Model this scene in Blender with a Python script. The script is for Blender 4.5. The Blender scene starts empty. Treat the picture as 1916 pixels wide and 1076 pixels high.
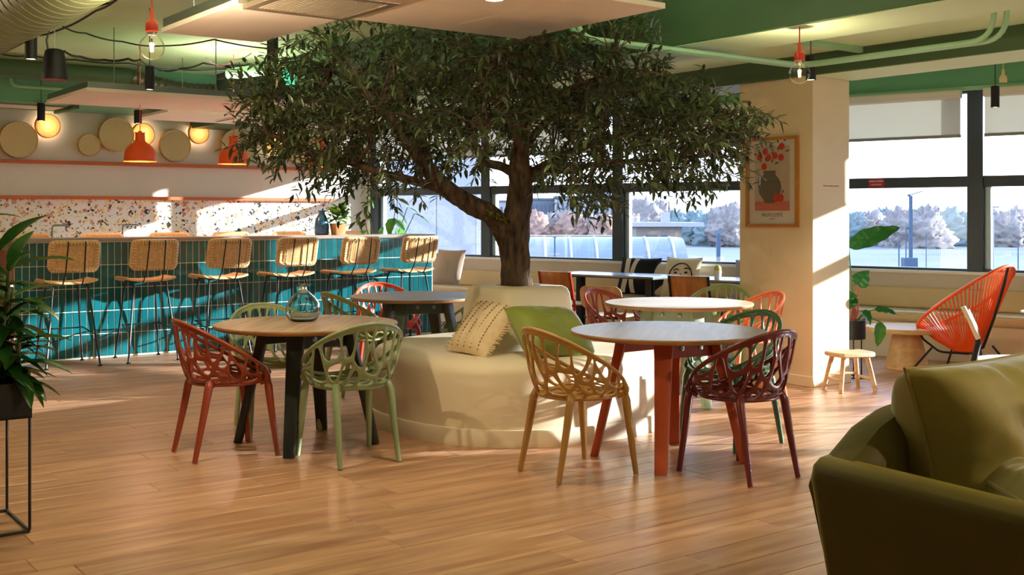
import bpy, bmesh, math, random
from math import sin, cos, pi, radians, atan2, sqrt, floor as ffloor
from mathutils import Vector, Matrix, noise
sc = bpy.context.scene
COL = sc.collection
# ------------------------------------------------------------------ camera
EYE, FPX, CX, HY = 1.38, 2100.0, 958.0, 403.0          # eye height (m), focal length and horizon of the photograph (px)
cam_d = bpy.data.cameras.new('camera'); cam = bpy.data.objects.new('camera', cam_d); COL.objects.link(cam)
cam.location = (0, 0, EYE); cam.rotation_euler = (pi/2, 0, 0)
cam_d.sensor_fit = 'HORIZONTAL'; cam_d.sensor_width = 36; cam_d.lens = FPX/1916*36
cam_d.shift_y = -(538-HY)/1916; cam_d.clip_end = 2000
sc.camera = cam
# ------------------------------------------------------------------ world, sun, exposure
world = bpy.data.worlds.new('sky'); sc.world = world; world.use_nodes = True
nt = world.node_tree; nt.nodes.clear()
wo = nt.nodes.new('ShaderNodeOutputWorld'); bg = nt.nodes.new('ShaderNodeBackground')
tc = nt.nodes.new('ShaderNodeTexCoord'); sep = nt.nodes.new('ShaderNodeSeparateXYZ'); rmp = nt.nodes.new('ShaderNodeValToRGB')
rmp.color_ramp.elements[0].position = 0.0; rmp.color_ramp.elements[0].color = (0.93, 0.95, 1.0, 1)
rmp.color_ramp.elements[1].position = 0.6; rmp.color_ramp.elements[1].color = (0.62, 0.76, 1.0, 1)
nt.links.new(tc.outputs['Generated'], sep.inputs[0]); nt.links.new(sep.outputs['Z'], rmp.inputs[0])
nt.links.new(rmp.outputs[0], bg.inputs[0]); nt.links.new(bg.outputs[0], wo.inputs[0])
bg.inputs[1].default_value = 2.6
SUN_TO = Vector((0.997*cos(radians(11.3)), 0.08*cos(radians(11.3)), sin(radians(11.3)))).normalized()
sun_d = bpy.data.lights.new('sun', 'SUN'); sun = bpy.data.objects.new('sun', sun_d); COL.objects.link(sun)
sun_d.energy = 9.0; sun_d.angle = radians(0.6); sun_d.color = (1.0, 0.90, 0.76)
sun.rotation_euler = SUN_TO.to_track_quat('Z', 'Y').to_euler(); sun.location = (30, 8, 20)
vs = sc.view_settings
vs.view_transform = 'Standard'; vs.look = 'None'; vs.exposure = 1.2; vs.gamma = 1.0; vs.use_curve_mapping = False
sc.cycles.use_denoising = True
sc.cycles.max_bounces = 10; sc.cycles.diffuse_bounces = 6; sc.cycles.transparent_max_bounces = 16
sc.cycles.sample_clamp_indirect = 14.0; sc.cycles.caustics_reflective = False; sc.cycles.caustics_refractive = False
# ------------------------------------------------------------------ frames: building grid (R along the bar, C across it), window wall W
AR = atan2(0.5948, 0.8039)
def g2w(x, y): return (x*0.8039-y*0.5948, x*0.5948+y*0.8039)
def w2g(X, Y): return (X*0.8039+Y*0.5948, -X*0.5948+Y*0.8039)
AW = atan2(-0.6211, 0.7837)
def ww2w(x, y): return (x*0.7837+y*0.6211, -x*0.6211+y*0.7837)
def px(u, v, Y): return Vector(((u-CX)/FPX*Y, Y, EYE-(v-HY)/FPX*Y))
def fl(u, v):
    Y = EYE*FPX/(v-HY); return Vector(((u-CX)/FPX*Y, Y, 0))
# ------------------------------------------------------------------ materials
def lin(c):
    return tuple(((x/255)/12.92 if x/255 <= 0.04045 else ((x/255+0.055)/1.055)**2.4) for x in c)
M = {}
def mat(name, rgb, rough=0.5, metal=0.0, vary=0.0, vscale=6.0, bump=0.0, bscale=40.0, coat=0.0, spec=0.5, sheen=0.0, trans=0.0, ior=1.45, stretch=None, alpha=None, subsurf=0, rand=0.0):
    if name in M: return M[name]
    m = bpy.data.materials.new(name); m.use_nodes = True; n = m.node_tree; b = n.nodes['Principled BSDF']
    c = lin(rgb)+(1,)
    b.inputs['Base Color'].default_value = c; b.inputs['Roughness'].default_value = rough; b.inputs['Metallic'].default_value = metal
    b.inputs['Coat Weight'].default_value = coat; b.inputs['Coat Roughness'].default_value = 0.08
    b.inputs['Specular IOR Level'].default_value = spec
    if sheen: b.inputs['Sheen Weight'].default_value = sheen; b.inputs['Sheen Roughness'].default_value = 0.35
    if trans: b.inputs['Transmission Weight'].default_value = trans; b.inputs['IOR'].default_value = ior
    t = None
    if vary or bump:
        t = n.nodes.new('ShaderNodeTexCoord'); mp = n.nodes.new('ShaderNodeMapping'); n.links.new(t.outputs['Object'], mp.inputs[0])
        if stretch: mp.inputs['Scale'].default_value = stretch
    if vary or rand:
        hs = n.nodes.new('ShaderNodeHueSaturation'); hs.inputs['Color'].default_value = c
        if vary:
            nz = n.nodes.new('ShaderNodeTexNoise'); nz.inputs['Scale'].default_value = vscale; nz.inputs['Detail'].default_value = 5
            n.links.new(mp.outputs[0], nz.inputs['Vector'])
            mr = n.nodes.new('ShaderNodeMapRange'); mr.inputs[1].default_value = 0.3; mr.inputs[2].default_value = 0.7
            mr.inputs[3].default_value = 1-vary; mr.inputs[4].default_value = 1+vary
            n.links.new(nz.outputs[0], mr.inputs[0]); last = mr.outputs[0]
        if rand:
            oi = n.nodes.new('ShaderNodeObjectInfo'); m2 = n.nodes.new('ShaderNodeMapRange'); m2.inputs[3].default_value = 1-rand; m2.inputs[4].default_value = 1+rand
            n.links.new(oi.outputs['Random'], m2.inputs[0])
            if vary:
                mm = n.nodes.new('ShaderNodeMath'); mm.operation = 'MULTIPLY'; n.links.new(last, mm.inputs[0]); n.links.new(m2.outputs[0], mm.inputs[1]); last = mm.outputs[0]
            else: last = m2.outputs[0]
        n.links.new(last, hs.inputs['Value']); n.links.new(hs.outputs[0], b.inputs['Base Color'])
    if bump:
        nb = n.nodes.new('ShaderNodeTexNoise'); nb.inputs['Scale'].default_value = bscale; nb.inputs['Detail'].default_value = 4
        n.links.new(mp.outputs[0], nb.inputs['Vector'])
        bm_ = n.nodes.new('ShaderNodeBump'); bm_.inputs['Strength'].default_value = bump; bm_.inputs['Distance'].default_value = 0.01
        n.links.new(nb.outputs[0], bm_.inputs['Height']); n.links.new(bm_.outputs[0], b.inputs['Normal'])
    M[name] = m; return m
def emis(name, rgb, strength):
    if name in M: return M[name]
    m = bpy.data.materials.new(name); m.use_nodes = True; b = m.node_tree.nodes['Principled BSDF']
    b.inputs['Base Color'].default_value = lin(rgb)+(1,); b.inputs['Emission Color'].default_value = lin(rgb)+(1,); b.inputs['Emission Strength'].default_value = strength
    M[name] = m; return m
def woodmat(name, a, b_, scale=(1.2, 14, 14), rough=0.45, rand=0.16, sat=1.0):
    if name in M: return M[name]
    m = bpy.data.materials.new(name); m.use_nodes = True; n = m.node_tree; b = n.nodes['Principled BSDF']
    t = n.nodes.new('ShaderNodeTexCoord'); mp = n.nodes.new('ShaderNodeMapping'); mp.inputs['Scale'].default_value = scale
    oi = n.nodes.new('ShaderNodeObjectInfo'); add = n.nodes.new('ShaderNodeVectorMath'); add.operation = 'ADD'
    ml = n.nodes.new('ShaderNodeVectorMath'); ml.operation = 'SCALE'; ml.inputs['Scale'].default_value = 60
    cmb = n.nodes.new('ShaderNodeCombineXYZ'); n.links.new(oi.outputs['Random'], cmb.inputs[0]); n.links.new(oi.outputs['Random'], cmb.inputs[1])
    n.links.new(cmb.outputs[0], ml.inputs[0]); n.links.new(t.outputs['Object'], mp.inputs[0]); n.links.new(mp.outputs[0], add.inputs[0]); n.links.new(ml.outputs[0], add.inputs[1])
    nz = n.nodes.new('ShaderNodeTexNoise'); nz.inputs['Scale'].default_value = 1.6; nz.inputs['Detail'].default_value = 7; nz.inputs['Distortion'].default_value = 0.6
    n.links.new(add.outputs[0], nz.inputs['Vector'])
    cr = n.nodes.new('ShaderNodeValToRGB'); cr.color_ramp.elements[0].position = 0.32; cr.color_ramp.elements[1].position = 0.68
    cr.color_ramp.elements[0].color = lin(a)+(1,); cr.color_ramp.elements[1].color = lin(b_)+(1,)
    n.links.new(nz.outputs[0], cr.inputs[0])
    hs = n.nodes.new('ShaderNodeHueSaturation'); hs.inputs['Saturation'].default_value = sat
    mr = n.nodes.new('ShaderNodeMapRange'); mr.inputs[3].default_value = 1-rand; mr.inputs[4].default_value = 1+rand
    n.links.new(oi.outputs['Random'], mr.inputs[0]); n.links.new(mr.outputs[0], hs.inputs['Value']); n.links.new(cr.outputs[0], hs.inputs['Color'])
    n.links.new(hs.outputs[0], b.inputs['Base Color']); b.inputs['Roughness'].default_value = rough
    bp = n.nodes.new('ShaderNodeBump'); bp.inputs['Strength'].default_value = 0.06; bp.inputs['Distance'].default_value = 0.004
    n.links.new(nz.outputs[0], bp.inputs['Height']); n.links.new(bp.outputs[0], b.inputs['Normal'])
    M[name] = m; return m
def glassmat(name, rgb, refl=0.06, rough=0.02):
    m = bpy.data.materials.new(name); m.use_nodes = True; n = m.node_tree; n.nodes.clear()
    o = n.nodes.new('ShaderNodeOutputMaterial'); mx = n.nodes.new('ShaderNodeMixShader'); tr = n.nodes.new('ShaderNodeBsdfTransparent'); gl = n.nodes.new('ShaderNodeBsdfGlossy')
    lw = n.nodes.new('ShaderNodeLayerWeight'); lw.inputs[0].default_value = 0.12; mr = n.nodes.new('ShaderNodeMapRange'); mr.inputs[3].default_value = refl; mr.inputs[4].default_value = 0.6
    n.links.new(lw.outputs['Fresnel'], mr.inputs[0]); n.links.new(mr.outputs[0], mx.inputs[0])
    tr.inputs[0].default_value = lin(rgb)+(1,); gl.inputs['Roughness'].default_value = rough
    n.links.new(tr.outputs[0], mx.inputs[1]); n.links.new(gl.outputs[0], mx.inputs[2]); n.links.new(mx.outputs[0], o.inputs[0])
    M[name] = m; return m
def blindmat(name, rgb, t=0.45):
    m = bpy.data.materials.new(name); m.use_nodes = True; n = m.node_tree; n.nodes.clear()
    o = n.nodes.new('ShaderNodeOutputMaterial'); mx = n.nodes.new('ShaderNodeMixShader'); d = n.nodes.new('ShaderNodeBsdfDiffuse'); tl = n.nodes.new('ShaderNodeBsdfTranslucent')
    d.inputs[0].default_value = lin(rgb)+(1,); tl.inputs[0].default_value = lin(rgb)+(1,); mx.inputs[0].default_value = t
    n.links.new(d.outputs[0], mx.inputs[1]); n.links.new(tl.outputs[0], mx.inputs[2]); n.links.new(mx.outputs[0], o.inputs[0])
    M[name] = m; return m
def leafmat(name, rgb, rgb2, t=0.25, rough=0.35):
    m = bpy.data.materials.new(name); m.use_nodes = True; n = m.node_tree; b = n.nodes['Principled BSDF']; o = n.nodes['Material Output']
    ge = n.nodes.new('ShaderNodeNewGeometry'); cr = n.nodes.new('ShaderNodeValToRGB'); cr.color_ramp.elements[0].color = lin(rgb)+(1,); cr.color_ramp.elements[1].color = lin(rgb2)+(1,)
    n.links.new(ge.outputs['Random Per Island'], cr.inputs[0]); n.links.new(cr.outputs[0], b.inputs['Base Color']); b.inputs['Roughness'].default_value = rough
    tl = n.nodes.new('ShaderNodeBsdfTranslucent'); n.links.new(cr.outputs[0], tl.inputs[0]); mx = n.nodes.new('ShaderNodeMixShader'); mx.inputs[0].default_value = t
    n.links.new(b.outputs[0], mx.inputs[1]); n.links.new(tl.outputs[0], mx.inputs[2]); n.links.new(mx.outputs[0], o.inputs[0])
    M[name] = m; return m
# ------------------------------------------------------------------ mesh builder
class MB:
    def __init__(s): s.v = []; s.f = []
    def add(s, vs_, fs_, M4=None):
        k = len(s.v)
        s.v += [tuple(M4 @ Vector(p)) if M4 else tuple(p) for p in vs_]; s.f += [tuple(i+k for i in f) for f in fs_]; return s
    def box(s, x0, x1, y0, y1, z0, z1, M4=None):
        return s.add([(x0,y0,z0),(x1,y0,z0),(x1,y1,z0),(x0,y1,z0),(x0,y0,z1),(x1,y0,z1),(x1,y1,z1),(x0,y1,z1)],
            [(0,3,2,1),(4,5,6,7),(0,1,5,4),(1,2,6,5),(2,3,7,6),(3,0,4,7)], M4)
    def bar(s, a, b, w, h, up=(0,0,1)):
        a = Vector(a); b = Vector(b); d = b-a; L = d.length; d.normalize(); u = Vector(up)
        r = d.cross(u)
        if r.length < 1e-4: r = d.cross(Vector((1,0,0)))
        r.normalize(); u = r.cross(d)
        m = Matrix((r, d, u)).transposed().to_4x4(); m.translation = a
        return s.box(-w/2, w/2, 0, L, -h/2, h/2, m)
    def tube(s, pts, r, n=8, closed=False, cap=True, flat=None):
        P = [Vector(p) for p in pts]; N = len(P); R_ = r if isinstance(r, (list, tuple)) else [r]*N
        k0 = len(s.v); prev = None
        for i, p in enumerate(P):
            if closed: t = P[(i+1) % N]-P[i-1]
            else: t = P[min(i+1, N-1)]-P[max(i-1, 0)]
            if t.length < 1e-9: t = Vector((0,0,1))
            t.normalize()
            if prev is None:
                a = Vector((0,0,1)) if abs(t.z) < 0.9 else Vector((1,0,0))
                nx = t.cross(a).normalized()
            else:
                nx = prev-t*prev.dot(t)
                nx = nx.normalized() if nx.length > 1e-6 else t.orthogonal().normalized()
            prev = nx; ny = t.cross(nx)
            for j in range(n):
                a = 2*pi*j/n; s.v.append(tuple(p+(nx*cos(a)+ny*sin(a))*R_[i]))
        for i in range(N if closed else N-1):
            i2 = (i+1) % N
            for j in range(n):
                j2 = (j+1) % n; s.f.append((k0+i*n+j, k0+i*n+j2, k0+i2*n+j2, k0+i2*n+j))
        if cap and not closed:
            s.f.append(tuple(k0+j for j in range(n))[::-1]); s.f.append(tuple(k0+(N-1)*n+j for j in range(n)))
        return s
    def lathe(s, prof, n=32, M4=None, cap=True):
        vs_ = []; fs_ = []
        for (r, z) in prof:
            for j in range(n): a = 2*pi*j/n; vs_.append((r*cos(a), r*sin(a), z))
        for i in range(len(prof)-1):
            for j in range(n): j2 = (j+1) % n; fs_.append((i*n+j, i*n+j2, (i+1)*n+j2, (i+1)*n+j))
        if cap:
            if prof[0][0] > 1e-5: fs_.append(tuple(range(n))[::-1])
            if prof[-1][0] > 1e-5: fs_.append(tuple((len(prof)-1)*n+j for j in range(n)))
        return s.add(vs_, fs_, M4)
    def prism(s, poly, z0, z1, M4=None):
        n = len(poly)
        return s.add([(x,y,z0) for x,y in poly]+[(x,y,z1) for x,y in poly],
            [tuple(range(n))[::-1], tuple(range(n,2*n))]+[(i,(i+1)%n,n+(i+1)%n,n+i) for i in range(n)], M4)
    def loft(s, rings, cap=True, closed=True):
        n = len(rings[0]); k = len(s.v)
        for r in rings: s.v += [tuple(p) for p in r]
        for i in range(len(rings)-1):
            for j in range(n if closed else n-1):
                j2 = (j+1) % n; s.f.append((k+i*n+j, k+i*n+j2, k+(i+1)*n+j2, k+(i+1)*n+j))
        if cap: s.f.append(tuple(k+j for j in range(n))[::-1]); s.f.append(tuple(k+(len(rings)-1)*n+j for j in range(n)))
        return s
    def grid(s, fn, nu, nv):
        k = len(s.v)
        for i in range(nu+1):
            for j in range(nv+1): s.v.append(tuple(fn(i/nu, j/nv)))
        for i in range(nu):
            for j in range(nv): a = k+i*(nv+1)+j; s.f.append((a, a+nv+1, a+nv+2, a+1))
        return s
    def ball(s, c, r, n=10, sq=(1,1,1)):
        c = Vector(c); prof = [(sin(pi*i/n)*r, -cos(pi*i/n)*r) for i in range(n+1)]; prof[0] = (1e-4, -r); prof[-1] = (1e-4, r)
        return s.lathe(prof, n+2, Matrix.Translation(c) @ Matrix.Diagonal((*sq, 1)))
    def mesh(s, name, smooth=True, ang=35):
        me = bpy.data.meshes.new(name); me.from_pydata(s.v, [], s.f); me.update()
        if smooth:
            me.polygons.foreach_set('use_smooth', [True]*len(me.polygons)); me.set_sharp_from_angle(angle=radians(ang))
        return me
def ob(name, mb, material, parent=None, loc=None, rz=0, bevel=0, smooth=True, ang=35, seg=2, solid=0, offset=0, kind=None, sub=0, rot=None):
    me = mb.mesh(name, smooth, ang) if isinstance(mb, MB) else mb
    o = bpy.data.objects.new(name, me); COL.objects.link(o)
    if material is not None and not me.materials: me.materials.append(material)
    if parent: o.parent = parent
    if loc is not None: o.location = loc
    if rot is not None: o.rotation_euler = rot
    elif rz: o.rotation_euler = (0, 0, rz)
    if solid:
        md = o.modifiers.new('solid', 'SOLIDIFY'); md.thickness = solid; md.offset = offset
    if bevel:
        md = o.modifiers.new('bevel', 'BEVEL'); md.width = bevel; md.segments = seg; md.limit_method = 'ANGLE'; md.angle_limit = radians(40)
    if sub:
        md = o.modifiers.new('sub', 'SUBSURF'); md.levels = sub; md.render_levels = sub
    if kind: o['kind'] = kind
    return o
def thing(name, label, cat, loc=(0,0,0), rz=0, group=None, rot=None):
    o = bpy.data.objects.new(name, None); COL.objects.link(o); o.location = loc
    o.rotation_euler = rot if rot else (0, 0, rz); o.empty_display_size = 0.1
    o['label'] = label; o['category'] = cat
    if group: o['group'] = group
    return o
def tag(o, label, cat, group=None):
    o['label'] = label; o['category'] = cat
    if group: o['group'] = group
    return o
def struct(name, mb, material, **k):
    o = ob(name, mb, material, **k)
    if not k.get('parent'): o['kind'] = 'structure'
    return o
def copy_tree(o, parent=None):
    c = o.copy(); COL.objects.link(c)
    if parent: c.parent = parent
    for ch in list(o.children): copy_tree(ch, c)
    return c
def light(name, kind, loc, energy, color=(1, .78, .5), parent=None, size=0.05, **k):
    d = bpy.data.lights.new(name, kind); o = bpy.data.objects.new(name, d); COL.objects.link(o)
    o.location = loc; d.energy = energy; d.color = color
    if kind in ('POINT', 'SPOT'): d.shadow_soft_size = size
    if kind == 'SPOT': d.spot_size = k.get('angle', 1.4); d.spot_blend = k.get('blend', 0.6)
    if kind == 'AREA': d.size = size
    if k.get('aim'): o.rotation_euler = (Vector(loc)-Vector(k['aim'])).to_track_quat('Z', 'Y').to_euler()
    if parent: o.parent = parent
    return o
def text(name, body, material, parent, size, loc, rot, align='CENTER', ext=0.0006, sx=1.0):
    cu = bpy.data.curves.new(name+'_c', 'FONT'); cu.body = body; cu.size = size; cu.align_x = align; cu.align_y = 'CENTER'; cu.extrude = ext
    t = bpy.data.objects.new(name+'_t', cu); COL.objects.link(t)
    dg = bpy.context.evaluated_depsgraph_get(); me = bpy.data.meshes.new_from_object(t.evaluated_get(dg)); bpy.data.objects.remove(t)
    me.materials.clear(); me.materials.append(material)
    o = bpy.data.objects.new(name, me); COL.objects.link(o); o.location = loc; o.rotation_euler = rot; o.scale = (sx, 1, 1); o.parent = parent
    return o
def rrect(w, h, r, n=6):
    pts = []
    for cx_, cy_, a0 in ((w/2-r, h/2-r, 0), (-w/2+r, h/2-r, pi/2), (-w/2+r, -h/2+r, pi), (w/2-r, -h/2+r, 3*pi/2)):
        for i in range(n+1): a = a0+pi/2*i/n; pts.append((cx_+r*cos(a), cy_+r*sin(a)))
    return pts
random.seed(7)
RN = random.Random(11)
# ------------------------------------------------------------------ palette
WHITE = mat('warm_white_plaster', (232, 226, 214), 0.7, vary=0.02, vscale=2, bump=0.02, bscale=60)
CREAM = mat('cream_paint', (233, 220, 194), 0.55, vary=0.02, vscale=2)
COLUMNP = mat('column_paint', (228, 212, 178), 0.6, vary=0.03, vscale=3, bump=0.03, bscale=30)
GREEN_CEIL = mat('pale_green_ceiling_paint', (206, 232, 190), 0.65, vary=0.05, vscale=1.2, bump=0.05, bscale=12)
GREEN_DARK = mat('green_beam_shade', (74, 102, 72), 0.55, vary=0.05, vscale=1.5)  # beam sides darkened for their shade; ribs and slim duct share the colour
GREEN_MINT = mat('mint_fascia_paint', (112, 176, 138), 0.5, vary=0.03, vscale=1.5)
GREEN_PIPE = mat('green_pipe_paint', (158, 206, 168), 0.45)
RAFT = mat('pinkish_acoustic_panel', (250, 236, 224), 0.8, vary=0.03, vscale=3)
STEEL = mat('galvanised_steel', (150, 156, 152), 0.35, 0.9)
CHROME = mat('polished_steel', (205, 205, 205), 0.15, 1.0)
BLACK = mat('black_powder_coat', (20, 20, 21), 0.42)
BLACKM = mat('black_fabric_metal', (17, 17, 18), 0.6)
FRAME = mat('charcoal_window_frame', (58, 66, 74), 0.4, 0.2)
FRAME_L = mat('pale_blue_frame_edge', (160, 182, 190), 0.35, 0.3)
ORANGE_SHELF = mat('terracotta_shelf_lacquer', (206, 106, 56), 0.5)
ORANGE = mat('orange_silicone', (238, 96, 24), 0.5)
GLASS = glassmat('window_glass', (238, 246, 255), 0.05)
TEAL = mat('teal_glazed_tile', (8, 92, 100), 0.12, vary=0.25, vscale=3, rand=0.22, coat=0.6, bump=0.05, bscale=9)
GROUT = mat('cream_grout', (236, 236, 220), 0.8)
OAK_TOP = woodmat('table_top_oak', (150, 118, 88), (196, 166, 132), (1.0, 10, 10), 0.42, 0.05)
OAK_GREY = woodmat('grey_table_laminate', (128, 116, 106), (156, 146, 138), (1.0, 12, 12), 0.38, 0.04)
OAK_EDGE = woodmat('table_edge_ply', (140, 96, 56), (188, 140, 92), (3, 3, 60), 0.5, 0.05)
PLANK = woodmat('oak_floor_plank', (164, 117, 87), (203, 160, 126), (1.0, 9, 9), 0.34, 0.13)
RATTAN = mat('rattan_weave', (228, 190, 136), 0.6, vary=0.18, vscale=60, bump=0.3, bscale=120)
RATTAN_D = mat('rattan_edge', (220, 178, 120), 0.6, vary=0.2, vscale=40, bump=0.2, bscale=90)
PLY = woodmat('plywood_back', (176, 108, 46), (206, 140, 72), (9, 9, 1.2), 0.4, 0.04)
PLY_L = woodmat('pale_plywood', (204, 160, 112), (226, 190, 146), (9, 9, 1.2), 0.45, 0.04)
RAWWOOD = woodmat('raw_pale_wood', (196, 160, 116), (230, 202, 162), (3, 3, 14), 0.6, 0.05)
# ------------------------------------------------------------------ FLOOR
CEIL_L, CEIL_R = 3.10, 2.67
XW0, DXW = -11.54, 2.07                                # mullion grid along the window wall
def in_room(X, Y): return X*0.6211+Y*0.7837 < 11.6
fb = MB()
def gp(x, y, z): return g2w(x, y)+(z,)
fb.add([gp(-9,-6,0-0.012), gp(16,-6,-0.012), gp(16,15,-0.012), gp(-9,15,-0.012), gp(-9,-6,-0.3), gp(16,-6,-0.3), gp(16,15,-0.3), gp(-9,15,-0.3)],
       [(0,1,2,3),(7,6,5,4),(0,4,5,1),(1,5,6,2),(2,6,7,3),(3,7,4,0)])
floor_o = struct('floor', fb, PLANK, smooth=False)
PW = 0.193; planks = []
row = 0; y = -1.2
rp = random.Random(5)
while y < 14.2:
    x = -8.0+rp.random()*1.9
    while x < 14:
        L = rp.choice((1.2, 1.6, 1.9, 1.9, 2.2)); cxx, cyy = x+L/2, y+PW/2
        X, Y = g2w(cxx, cyy)
        vis = False
        for qx in (x, cxx, x+L):
            QX, QY = g2w(qx, cyy)
            if QY > 2.2 and abs(QX/QY) < 0.53: vis = True
        planks.append((vis, Y, x, y, L, in_room(X, Y)))
        x += L
    y += PW; row += 1
pm = {}
def plank_mesh(L):
    if L not in pm:
        b = MB(); h = 0.012; e = 0.0028; w = PW
        r0 = [(e*0.2-L/2, e*0.2-w/2, -h), (L/2-e*0.2, e*0.2-w/2, -h), (L/2-e*0.2, w/2-e*0.2, -h), (-L/2+e*0.2, w/2-e*0.2, -h)]
        r1 = [(p[0], p[1], -e) for p in r0]
        r2 = [(p[0]-math.copysign(e, p[0]), p[1]-math.copysign(e, p[1]), 0) for p in r0]
        b.loft([r0, r1, r2]); pm[L] = b.mesh('plank', False); pm[L].materials.append(PLANK)
    return pm[L]
vp = sorted([p for p in planks if p[0] and p[5]], key=lambda p: p[1])
for p in vp[:300]:
    X, Y = g2w(p[2]+p[4]/2, p[3]+PW/2)
    o = ob('plank', plank_mesh(p[4]), None, parent=floor_o, loc=(X, Y, 0), rz=AR)
rest = MB()
for p in vp[300:]+[q for q in planks if not (q[0] and q[5]) and q[5]]:
    X, Y = g2w(p[2]+p[4]/2, p[3]+PW/2); me = plank_mesh(p[4]); m4 = Matrix.Translation((X, Y, 0)) @ Matrix.Rotation(AR, 4, 'Z')
    rest.add([v.co for v in me.vertices], [tuple(f.vertices) for f in me.polygons], m4)
PLANK2 = woodmat('oak_floor_far', (164, 117, 87), (203, 160, 126), (1.0, 9, 9), 0.34, 0.0)
mr_ = [n for n in PLANK2.node_tree.nodes if n.type == 'MAPPING'][0]; mr_.inputs['Rotation'].default_value = (0, 0, -AR)
ge_ = PLANK2.node_tree.nodes.new('ShaderNodeNewGeometry'); mrr = [n for n in PLANK2.node_tree.nodes if n.type == 'MAP_RANGE'][0]
PLANK2.node_tree.links.new(ge_.outputs['Random Per Island'], mrr.inputs[0]); mrr.inputs[3].default_value = 0.87; mrr.inputs[4].default_value = 1.13
ob('plank_field', rest, PLANK2, parent=floor_o, smooth=False, kind='stuff')
# ------------------------------------------------------------------ WALLS AND CEILING
WALLY = 14.236; CORX = 7.963
b = MB(); b.box(-9, CORX+0.3, WALLY, WALLY+0.2, 0, CEIL_L+0.2)
struct('wall_bar', b, WHITE, rz=AR)
def slab(name, x0, x1, y0, y1, z0, z1, m, **k):
    b = MB(); b.box(x0, x1, y0, y1, z0, z1); return struct(name, b, m, rz=AR, **k)
def clip(poly, nx, ny, d):                              # keep nx*x+ny*y <= d
    out = []
    for i in range(len(poly)):
        a, c = poly[i], poly[(i+1) % len(poly)]; da = nx*a[0]+ny*a[1]-d; dc = nx*c[0]+ny*c[1]-d
        if da <= 0: out.append(a)
        if da*dc < 0: s = da/(da-dc); out.append((a[0]+(c[0]-a[0])*s, a[1]+(c[1]-a[1])*s))
    return out
def room_slab(name, x0, x1, y0, y1, z0, z1, m):
    p = clip([g2w(x0, y0), g2w(x1, y0), g2w(x1, y1), g2w(x0, y1)], 0.6211, 0.7837, 11.5); b = MB(); b.prism(p, z0, z1); return struct(name, b, m, smooth=False)
room_slab('ceiling', -9, 5.4, -5.2, WALLY+0.2, CEIL_L, CEIL_L+0.2, GREEN_CEIL)
room_slab('ceiling_right', 5.4, 7.79, -5.2, WALLY+0.2, CEIL_R, CEIL_R+0.63, GREEN_CEIL)
room_slab('ceiling_window', 7.6, 16, -5.2, WALLY+0.2, 3.05, 3.30, GREEN_CEIL)
slab('trim_beam_near', 5.32, 5.85, -3, WALLY, 2.51, CEIL_L, GREEN_DARK, bevel=0.006)
slab('trim_beam_far', 7.26, 7.79, -3, 9.0, 2.50, 3.06, GREEN_DARK, bevel=0.006)
slab('trim_beam_lit_underside_near', 5.325, 5.845, -3, WALLY-1.2, 2.504, 2.509, GREEN_CEIL)  # thin added panels put the light under both beams into a paler colour
slab('trim_beam_lit_underside_far', 7.265, 7.785, -3, 5.79, 2.494, 2.499, GREEN_CEIL)
slab('trim_bulkhead', -9, 6.9, 13.22, WALLY, 2.64, CEIL_L, GREEN_MINT)
b = MB(); b.box(-9, 14, -5.2, -5.0, 0, CEIL_L+.2); struct('wall_back', b, WHITE, rz=AR)
b = MB(); b.box(-9.2, -9, -5.2, WALLY+.2, 0, CEIL_L+.2); struct('wall_far_left', b, WHITE, rz=AR)
# column
b = MB(); b.box(7.29, 7.76, 5.80, 6.572, 0, 2.502)
col_o = struct('column', b, COLUMNP, rz=AR, bevel=0.004)
b = MB(); b.box(7.278, 7.772, 5.788, 6.584, 0.0, 0.085); ob('baseboard', b, CREAM, parent=col_o, bevel=0.004)
b = MB()
# ceiling battens / ribs
for k, (x0, x1, y_, nm) in enumerate([(5.86, 7.26, 5.32, 0), (5.86, 7.26, 3.15, 0)]):
    bb = MB(); bb.box(x0, x1, y_-0.02, y_+0.02, CEIL_R-0.045, CEIL_R); struct('trim_batten', bb, GREEN_PIPE, rz=AR)
for k, x0 in enumerate((3.62, 5.2, 6.4)):
    bb = MB(); bb.box(x0-0.03, x0+0.03, 13.24, 14.1, 2.60, 2.64); struct('trim_soffit_rib', bb, GREEN_DARK, rz=AR)
# window wall: lower wall, fascia, mullions, panes
WY = 11.40
def ww(x, y, z): return ww2w(x, y)+(z,)
XWA, XWB = -11.62, XW0+DXW*10+.075
b = MB(); b.box(XWA-0.6, XWB, WY, WY+0.25, 0, 0.80); struct('wall_window', b, WHITE, rz=AW)
b = MB(); b.box(XWA-0.6, XWB, WY-0.02, WY+0.25, 2.63, CEIL_L+0.2); struct('wall_window_fascia', b, GREEN_MINT, rz=AW)
b = MB(); b.box(XWA-0.6, XWB, WY-0.05, WY-0.02, 2.60, 2.64); struct('trim_fascia_lip', b, GREEN_PIPE, rz=AW)
b = MB(); b.box(XWA-0.05, XWB, WY-0.07, WY+0.1, 0.80, 0.83); struct('trim_sill', b, mat('white_sill', (236, 236, 234), 0.4), rz=AW, bevel=0.003)
b = MB(); b.box(XWA-0.05, XWB, WY-0.05, WY, 0.62, 0.80); struct('trim_sill_panel', b, mat('grey_beige_panel', (204, 194, 180), 0.5), rz=AW)
b = MB(); b.box(XWB, XWB+9, WY-.02, WY+.25, 0, CEIL_L+.2); struct('wall_right', b, WHITE, rz=AW)
nb_ = 10
b0 = None
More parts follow.
